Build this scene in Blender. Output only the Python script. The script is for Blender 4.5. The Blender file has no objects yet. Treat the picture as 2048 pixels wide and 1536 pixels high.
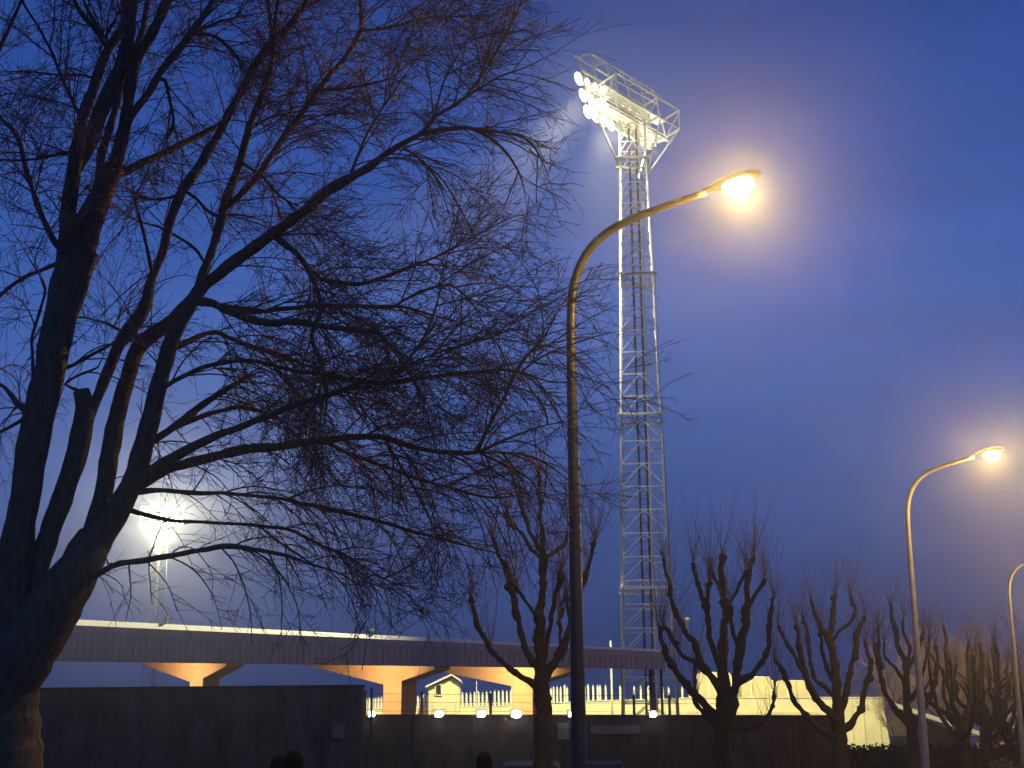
import bpy, bmesh, math, random
from mathutils import Vector, Matrix, noise

random.seed(7)
S = bpy.context.scene
COL = S.collection
R = math.radians

# ------------------------------------------------------------------ camera
F_PX, PITCH, ROLL, EYE = 2958.0, R(14.2), -0.0095, 1.6
cam_d = bpy.data.cameras.new('camera')
cam = bpy.data.objects.new('camera', cam_d)
COL.objects.link(cam)
cam_d.sensor_width = 36.0
cam_d.lens = 36.0 * F_PX / 2048.0
cam_d.clip_start, cam_d.clip_end = 0.1, 3000
MW = Matrix.Translation((0, 0, EYE)) @ Matrix.Rotation(math.pi / 2 + PITCH, 4, 'X') @ Matrix.Rotation(ROLL, 4, 'Z')
cam.matrix_world = MW
S.camera = cam
RC = MW.to_3x3()
RCI = RC.inverted()
CO = Vector((0, 0, EYE))


def ray(x, y):
    return RC @ Vector(((x - 1024) / F_PX, -(y - 768) / F_PX, -1.0))


def at(x, y, Y):
    """surveyed point: sight line measured on the photo, met at Y metres ahead"""
    d = ray(x, y)
    return CO + d * (Y / d.y)


def proj(p):
    q = RCI @ (p - CO)
    if q.z > -0.1:
        return (-9999, -9999)
    return (1024 + F_PX * q.x / -q.z, 768 - F_PX * q.y / -q.z)


def size(w, p):
    return w / F_PX * (p - CO).length


# ------------------------------------------------------------------ materials
def nodes_of(name):
    m = bpy.data.materials.new(name)
    m.use_nodes = True
    nt = m.node_tree
    return m, nt, nt.nodes['Principled BSDF']


def mat(name, col, rough=0.8, metal=0.0, var=0.3, scale=6.0, bump=0.0, stretch=(1, 1, 1), spec=0.3, detail=6):
    m, nt, b = nodes_of(name)
    N, L = nt.nodes, nt.links
    tc = N.new('ShaderNodeTexCoord')
    mp = N.new('ShaderNodeMapping')
    mp.inputs['Scale'].default_value = stretch
    nz = N.new('ShaderNodeTexNoise')
    nz.inputs['Scale'].default_value = scale
    nz.inputs['Detail'].default_value = detail
    nz.inputs['Roughness'].default_value = 0.65
    L.new(tc.outputs['Object'], mp.inputs['Vector'])
    L.new(mp.outputs['Vector'], nz.inputs['Vector'])
    cr = N.new('ShaderNodeValToRGB')
    cr.color_ramp.elements[0].position = 0.3
    cr.color_ramp.elements[1].position = 0.72
    cr.color_ramp.elements[0].color = (*[c * (1 - var) for c in col], 1)
    cr.color_ramp.elements[1].color = (*[min(1, c * (1 + var)) for c in col], 1)
    L.new(nz.outputs['Fac'], cr.inputs['Fac'])
    L.new(cr.outputs['Color'], b.inputs['Base Color'])
    b.inputs['Roughness'].default_value = rough
    b.inputs['Metallic'].default_value = metal
    b.inputs['Specular IOR Level'].default_value = spec
    if bump:
        bp = N.new('ShaderNodeBump')
        bp.inputs['Strength'].default_value = bump
        bp.inputs['Distance'].default_value = 0.02
        L.new(nz.outputs['Fac'], bp.inputs['Height'])
        L.new(bp.outputs['Normal'], b.inputs['Normal'])
    return m


def glow(name, col, strength):
    m, nt, b = nodes_of(name)
    b.inputs['Base Color'].default_value = (*col, 1)
    b.inputs['Emission Color'].default_value = (*col, 1)
    b.inputs['Emission Strength'].default_value = strength
    m.cycles.emission_sampling = 'NONE' if strength < 7.5 else 'FRONT'
    return m


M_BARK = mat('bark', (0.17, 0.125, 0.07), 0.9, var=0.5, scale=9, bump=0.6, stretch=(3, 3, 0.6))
M_TWIG = mat('twig', (0.24, 0.15, 0.12), 0.85, var=0.3, scale=3)
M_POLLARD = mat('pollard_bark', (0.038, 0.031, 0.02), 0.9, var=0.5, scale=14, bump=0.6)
M_SHOOT = mat('shoot', (0.15, 0.09, 0.065), 0.85, var=0.3, scale=3)
M_STEEL = mat('galvanised_steel', (0.66, 0.65, 0.6), 0.5, metal=0.25, var=0.2, scale=3)
M_POLE = mat('pole_paint', (0.058, 0.056, 0.052), 0.42, metal=0.35, var=0.25, scale=5, spec=0.5)
_b = M_POLE.node_tree.nodes['Principled BSDF']
_b.inputs['Coat Weight'].default_value = 0.25
_b.inputs['Coat Roughness'].default_value = 0.09
M_POLE2 = mat('pole_zinc', (0.34, 0.33, 0.29), 0.45, metal=0.3, var=0.25, scale=5, spec=0.5)
M_DARKSTEEL = mat('dark_steel', (0.05, 0.05, 0.055), 0.5, metal=0.4, var=0.3, scale=5)
M_HOUSING = mat('lamp_housing', (0.42, 0.42, 0.4), 0.5, metal=0.3, var=0.15, scale=5)
M_FASCIA = mat('ribbed_cladding', (0.38, 0.325, 0.31), 0.55, var=0.18, scale=2.0, stretch=(1, 1, 0.3))
M_TRIM = mat('pale_trim', (0.75, 0.73, 0.6), 0.5, var=0.12, scale=2)
M_ROOF = mat('roof_sheet', (0.2, 0.19, 0.19), 0.7, var=0.2, scale=1.5)
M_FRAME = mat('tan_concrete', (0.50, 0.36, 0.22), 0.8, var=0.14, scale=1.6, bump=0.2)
M_WALLDARK = mat('dark_hoarding', (0.045, 0.034, 0.026), 0.9, var=0.75, scale=2.2, bump=0.3, stretch=(1, 1, 0.35))
M_WALLGREEN = mat('dark_green_cladding', (0.07, 0.068, 0.058), 0.85, var=0.7, scale=1.8, bump=0.3, stretch=(1, 1, 0.3))
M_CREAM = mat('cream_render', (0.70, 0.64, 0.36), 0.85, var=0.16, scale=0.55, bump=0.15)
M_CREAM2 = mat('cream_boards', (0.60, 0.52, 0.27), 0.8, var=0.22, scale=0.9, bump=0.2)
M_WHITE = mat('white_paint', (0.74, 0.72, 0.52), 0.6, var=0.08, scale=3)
M_GLASSDARK = mat('dark_glass', (0.02, 0.025, 0.03), 0.1, var=0.1, scale=2, spec=0.6)
M_SIGN = mat('grey_board', (0.14, 0.13, 0.13), 0.6, var=0.15, scale=4)
M_GROUND = mat('ground', (0.06, 0.065, 0.035), 0.95, var=0.4, scale=0.4, bump=0.4)
M_ASPHALT = mat('asphalt', (0.05, 0.05, 0.052), 0.9, var=0.25, scale=3, bump=0.2)
M_PAVING = mat('paving', (0.2, 0.19, 0.18), 0.9, var=0.2, scale=2, bump=0.2)
M_BRICK = mat('brick', (0.26, 0.12, 0.08), 0.9, var=0.3, scale=8, bump=0.3)
M_TILE = mat('roof_tile', (0.1, 0.07, 0.06), 0.85, var=0.3, scale=6, bump=0.3)
M_OLIVE = mat('olive_render', (0.10, 0.08, 0.04), 0.9, var=0.2, scale=2)
M_LEAF = mat('hedge_leaf', (0.025, 0.025, 0.015), 0.8, var=0.5, scale=2)
M_LEAFY = mat('yellow_leaf', (0.16, 0.14, 0.045), 0.8, var=0.4, scale=4)
M_SKIN = mat('skin', (0.3, 0.19, 0.15), 0.6, var=0.08, scale=8)
M_HAIR = mat('dark_hair', (0.006, 0.005, 0.005), 0.95, var=0.3, scale=30, stretch=(1, 1, 0.2), spec=0.05)
M_COAT = mat('dark_coat', (0.03, 0.03, 0.035), 0.9, var=0.3, scale=10)
M_PINK = mat('pink_coat', (0.3, 0.13, 0.17), 0.9, var=0.2, scale=10)
M_CARBLUE = mat('car_paint_navy', (0.012, 0.012, 0.032), 0.7, metal=0.0, var=0.05, scale=2, spec=0.6)
M_CARGREY = mat('car_paint_taupe', (0.09, 0.07, 0.06), 0.6, metal=0.0, var=0.05, scale=2, spec=0.6)
M_TYRE = mat('tyre', (0.02, 0.02, 0.02), 0.9, var=0.2, scale=10)
M_RED = mat('red_lens', (0.3, 0.02, 0.02), 0.3, var=0.1, scale=5)
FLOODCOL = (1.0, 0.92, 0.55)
SODIUM = (1.0, 0.60, 0.13)
E_FLOOD = glow('flood_lens', (1.0, 0.93, 0.60), 13)
E_SODIUM = glow('sodium_lens', (1.0, 0.72, 0.30), 7)
E_FARSOD = glow('far_sodium_lens', (1.0, 0.60, 0.25), 4)
E_LED = glow('led_lens', (1.0, 0.93, 0.85), 22)
E_BAY = glow('bay_lens', (1.0, 0.6, 0.22), 6)
E_HEADL = glow('headlight_lens', (1.0, 0.93, 0.75), 3)


# ------------------------------------------------------------------ mesh helpers
class MB:
    def __init__(self):
        self.v, self.f, self.smooth = [], [], []

    def add(self, vs, fs, smooth=False):
        o = len(self.v)
        self.v.extend([tuple(p) for p in vs])
        self.f.extend([tuple(i + o for i in f) for f in fs])
        self.smooth.extend([smooth] * len(fs))

    def box(self, c, s, rz=0.0, M=None):
        c = Vector(c)
        rot = M if M is not None else Matrix.Rotation(rz, 3, 'Z')
        hx, hy, hz = s[0] / 2, s[1] / 2, s[2] / 2
        vs = [c + rot @ Vector((x * hx, y * hy, z * hz)) for x in (-1, 1) for y in (-1, 1) for z in (-1, 1)]
        self.add(vs, [(0, 1, 3, 2), (4, 6, 7, 5), (0, 4, 5, 1), (2, 3, 7, 6), (0, 2, 6, 4), (1, 5, 7, 3)])

    def tube(self, pts, rad, n=6, caps=True):
        pts = [Vector(p) for p in pts]
        if isinstance(rad, (int, float)):
            rad = [rad] * len(pts)
        vs, fs = [], []
        ref = None
        for i, p in enumerate(pts):
            a = pts[max(i - 1, 0)]
            b = pts[min(i + 1, len(pts) - 1)]
            t = b - a
            if t.length < 1e-9:
                t = Vector((0, 0, 1))
            t.normalize()
            if ref is None:
                ref = Vector((1, 0, 0)) if abs(t.x) < 0.8 else Vector((0, 1, 0))
            u = ref - t * ref.dot(t)
            if u.length < 1e-6:
                u = t.orthogonal()
            u.normalize()
            ref = u
            w = t.cross(u)
            for k in range(n):
                a_ = 2 * math.pi * k / n
                vs.append(p + (u * math.cos(a_) + w * math.sin(a_)) * rad[i])
        for i in range(len(pts) - 1):
            for k in range(n):
                k2 = (k + 1) % n
                fs.append((i * n + k, i * n + k2, (i + 1) * n + k2, (i + 1) * n + k))
        if caps and n > 3:
            fs.append(tuple(range(n))[::-1])
            fs.append(tuple((len(pts) - 1) * n + k for k in range(n)))
        self.add(vs, fs, True)

    def bar(self, a, b, r, n=6):
        self.tube([a, b], r, n)

    def beam(self, a, b, w, h=None):
        """square section member"""
        a, b = Vector(a), Vector(b)
        h = h or w
        t = (b - a)
        L = t.length
        t.normalize()
        up = Vector((0, 0, 1)) if abs(t.z) < 0.95 else Vector((0, 1, 0))
        x = t.cross(up).normalized()
        z = x.cross(t).normalized()
        M = Matrix((x, t, z)).transposed()
        self.box((a + b) / 2, (w, L, h), M=M)

    def prism(self, poly, ext):
        """poly: list of 3d points, ext: extrusion vector"""
        n = len(poly)
        e = Vector(ext)
        vs = [Vector(p) for p in poly] + [Vector(p) + e for p in poly]
        fs = [tuple(range(n))[::-1], tuple(range(n, 2 * n))]
        for i in range(n):
            j = (i + 1) % n
            fs.append((i, j, n + j, n + i))
        self.add(vs, fs)

    def lathe(self, prof, M, n=12):
        """prof: (r, h) pairs along local z of matrix M"""
        vs, fs = [], []
        for r, h in prof:
            for k in range(n):
                a = 2 * math.pi * k / n
                vs.append(M @ Vector((r * math.cos(a), r * math.sin(a), h)))
        for i in range(len(prof) - 1):
            for k in range(n):
                k2 = (k + 1) % n
                fs.append((i * n + k, i * n + k2, (i + 1) * n + k2, (i + 1) * n + k))
        fs.append(tuple(range(n))[::-1])
        fs.append(tuple((len(prof) - 1) * n + k for k in range(n)))
        self.add(vs, fs, True)

    def ball(self, c, r, n=8, m=6, sq=(1, 1, 1)):
        c = Vector(c)
        vs, fs = [], []
        for i in range(m + 1):
            th = math.pi * i / m
            for k in range(n):
                a = 2 * math.pi * k / n
                vs.append(c + Vector((r * sq[0] * math.sin(th) * math.cos(a), r * sq[1] * math.sin(th) * math.sin(a), r * sq[2] * math.cos(th))))
        for i in range(m):
            for k in range(n):
                k2 = (k + 1) % n
                fs.append((i * n + k, (i + 1) * n + k, (i + 1) * n + k2, i * n + k2))
        self.add(vs, fs, True)

    def build(self, name, material, parent=None, bevel=0.0, origin=None, recalc=True):
        me = bpy.data.meshes.new(name)
        if origin is not None:
            o_ = Vector(origin)
            vv = [tuple(Vector(p) - o_) for p in self.v]
        else:
            vv = self.v
        me.from_pydata(vv, [], self.f)
        me.polygons.foreach_set('use_smooth', self.smooth)
        me.materials.append(material)
        if recalc:
            bm = bmesh.new()
            bm.from_mesh(me)
            bmesh.ops.remove_doubles(bm, verts=bm.verts, dist=1e-6)
            bmesh.ops.recalc_face_normals(bm, faces=bm.faces)
            bm.to_mesh(me)
            bm.free()
        me.update()
        o = bpy.data.objects.new(name, me)
        COL.objects.link(o)
        if origin is not None:
            o.location = origin
        if parent is not None:
            o.parent = parent
        if bevel:
            bv = o.modifiers.new('bevel', 'BEVEL')
            bv.width = bevel
            bv.segments = 2
            bv.limit_method = 'ANGLE'
        return o


def tag(o, label=None, cat=None, group=None, kind=None):
    if label:
        o['label'] = label
    if cat:
        o['category'] = cat
    if group:
        o['group'] = group
    if kind:
        o['kind'] = kind
    return o


def thing(name, label, cat, loc=(0, 0, 0), rz=0.0, group=None):
    o = bpy.data.objects.new(name, None)
    COL.objects.link(o)
    o.location = loc
    o.rotation_euler = (0, 0, rz)
    o.empty_display_size = 0.2
    return tag(o, label, cat, group)


def copy_tree(o, parent=None):
    c = o.copy()
    COL.objects.link(c)
    if parent is not None:
        c.parent = parent
    for ch in list(o.children):
        copy_tree(ch, c)
    return c


def lamp(name, kind, loc, energy, col, parent=None, radius=0.2, aim=None, cone=None, blend=0.6):
    d = bpy.data.lights.new(name, kind)
    d.energy = energy
    d.color = col
    d.shadow_soft_size = radius
    if kind == 'SPOT':
        d.spot_size = cone
        d.spot_blend = blend
    o = bpy.data.objects.new(name, d)
    COL.objects.link(o)
    o.location = loc
    if aim is not None:
        o.rotation_euler = Vector(aim).to_track_quat('-Z', 'Y').to_euler()
    if parent is not None:
        o.parent = parent
    return o


# ------------------------------------------------------------------ sky (dusk)
W = bpy.data.worlds.new('World')
S.world = W
W.use_nodes = True
nt = W.node_tree
N, L = nt.nodes, nt.links
bg = N['Background']
tc = N.new('ShaderNodeTexCoord')
sp = N.new('ShaderNodeSeparateXYZ')
L.new(tc.outputs['Generated'], sp.inputs['Vector'])
# gentle banded cloud wobble
mp = N.new('ShaderNodeMapping')
mp.inputs['Scale'].default_value = (2.2, 2.2, 22)
mp.inputs['Rotation'].default_value = (0, R(4), 0)
L.new(tc.outputs['Generated'], mp.inputs['Vector'])
nz = N.new('ShaderNodeTexNoise')
nz.inputs['Scale'].default_value = 1.5
nz.inputs['Detail'].default_value = 4
L.new(mp.outputs['Vector'], nz.inputs['Vector'])
ma = N.new('ShaderNodeMath')
ma.operation = 'MULTIPLY_ADD'
ma.inputs[1].default_value = 0.06
L.new(nz.outputs['Fac'], ma.inputs[0])
mb_ = N.new('ShaderNodeMath')
mb_.operation = 'ADD'
mb_.inputs[1].default_value = -0.03
L.new(sp.outputs['Z'], mb_.inputs[0])
L.new(mb_.outputs[0], ma.inputs[2])
cr = N.new('ShaderNodeValToRGB')
e = cr.color_ramp.elements
SKY = [(0.0, (0.030, 0.037, 0.115)), (0.06, (0.033, 0.055, 0.185)), (0.13, (0.042, 0.094, 0.320)), (0.20, (0.048, 0.126, 0.430)),
       (0.29, (0.047, 0.134, 0.490)), (0.38, (0.031, 0.096, 0.400)), (0.50, (0.018, 0.056, 0.262)), (1.0, (0.008, 0.020, 0.11))]
e[0].position, e[0].color = SKY[0][0], (*SKY[0][1], 1)
e[1].position, e[1].color = SKY[-1][0], (*SKY[-1][1], 1)
for p_, c_ in SKY[1:-1]:
    q = e.new(p_)
    q.color = (*c_, 1)
L.new(ma.outputs[0], cr.inputs['Fac'])
# patchy thin cloud: brightness only
hs = N.new('ShaderNodeMath')
hs.operation = 'MULTIPLY_ADD'
hs.inputs[1].default_value = 0.5
hs.inputs[2].default_value = 0.5
mp2 = N.new('ShaderNodeMapping')
mp2.inputs['Scale'].default_value = (1.6, 1.6, 9)
mp2.inputs['Rotation'].default_value = (R(3), R(-5), 0)
L.new(tc.outputs['Generated'], mp2.inputs['Vector'])
nz2 = N.new('ShaderNodeTexNoise')
nz2.inputs['Scale'].default_value = 2.3
nz2.inputs['Detail'].default_value = 7
nz2.inputs['Roughness'].default_value = 0.6
nz2.inputs['Distortion'].default_value = 0.6
L.new(mp2.outputs['Vector'], nz2.inputs['Vector'])
mx_ = N.new('ShaderNodeMath')
mx_.operation = 'ADD'
L.new(nz.outputs['Fac'], mx_.inputs[0])
L.new(nz2.outputs['Fac'], mx_.inputs[1])
L.new(mx_.outputs[0], hs.inputs[0])
L.new(cr.outputs['Color'], bg.inputs['Color'])
L.new(hs.outputs[0], bg.inputs['Strength'])

# ------------------------------------------------------------------ ground, road
g = MB()
g.add([(-380, -60, 0), (380, -60, 0), (380, 390, 0), (-380, 390, 0)], [(0, 1, 2, 3)])
tag(g.build('ground', M_GROUND), kind='structure')
sd = Vector((0.46, 0.888, 0))
sn = Vector((0.888, -0.46, 0))       # right of the street line
L0 = Vector((0.83, 18.5, 0))


def strip(name, a, b, z, m, th=None):
    q = MB()
    p = [L0 + sn * a - sd * 60, L0 + sn * b - sd * 60, L0 + sn * b + sd * 200, L0 + sn * a + sd * 200]
    if th:
        q.prism([v + Vector((0, 0, -0.02)) for v in p], (0, 0, th))
    else:
        q.add([v + Vector((0, 0, z)) for v in p], [(0, 1, 2, 3)])
    return tag(q.build(name, m), kind='structure')


strip('road', 0.62, 8.5, 0.004, M_ASPHALT)
strip('pavement', -2.6, 0.45, 0, M_PAVING, 0.14)
strip('kerb', 0.453, 0.617, 0, M_SIGN, 0.15)

# ------------------------------------------------------------------ big foreground tree
D0 = 12.0
LIMBS = {}
PLACED = []      # (x, y, Y)


def near_depth(x, y):
    best, bd = D0, 1e9
    for (a, b, Y) in PLACED:
        d = (a - x) ** 2 + (b - y) ** 2
        if d < bd:
            bd, best = d, Y
    return best


def densify(pl, step=14.0):
    """Catmull-Rom through (x, y, w)"""
    out = []
    n = len(pl)
    for i in range(n - 1):
        p0, p1, p2, p3 = pl[max(i - 1, 0)], pl[i], pl[i + 1], pl[min(i + 2, n - 1)]
        L_ = math.hypot(p2[0] - p1[0], p2[1] - p1[1])
        k = max(1, int(L_ / step))
        for j in range(k):
            t = j / k
            out.append(tuple(0.5 * ((2 * p1[c]) + (-p0[c] + p2[c]) * t + (2 * p0[c] - 5 * p1[c] + 4 * p2[c] - p3[c]) * t * t
                                    + (-p0[c] + 3 * p1[c] - 3 * p2[c] + p3[c]) * t ** 3) for c in range(3)))
    out.append(tuple(float(c) for c in pl[-1]))
    return out


def limb3d(pl, dy=None, first=False, step=14.0, spread=1.5, base=None, taper=False):
    if not first and PLACED:
        x0, y0, w0 = pl[0]
        b = min(PLACED, key=lambda q: (q[0] - x0) ** 2 + (q[1] - y0) ** 2)
        dd = math.hypot(b[0] - x0, b[1] - y0)
        if 6 < dd < 60:
            pl = [(b[0], b[1], w0)] + pl
    pts = densify(pl, step)
    if taper:
        n_ = len(pts)
        pts = [(x, y, w * (1 if i < n_ * .6 else max(0.15, 1 - (i - n_ * .6) / (n_ * .4)))) for i, (x, y, w) in enumerate(pts)]
    Y0 = (base if base is not None else D0) if first else near_depth(pts[0][0], pts[0][1])
    ln = sum(math.hypot(pts[i + 1][0] - pts[i][0], pts[i + 1][1] - pts[i][1]) for i in range(len(pts) - 1))
    if dy is None:
        dy = random.uniform(-1, 1) * spread * min(1.0, ln / 500)
    P, Rr = [], []
    bend = random.uniform(-0.3, 0.3) * min(1, ln / 500)
    for i, (x, y, w) in enumerate(pts):
        t = i / max(1, len(pts) - 1)
        Y = Y0 + dy * t + bend * math.sin(math.pi * t)
        p = at(x, y, Y)
        P.append(p)
        Rr.append(max(0.0015, size(max(w, 1.0), p) / 2))
        PLACED.append((x, y, Y))
    return P, Rr


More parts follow.
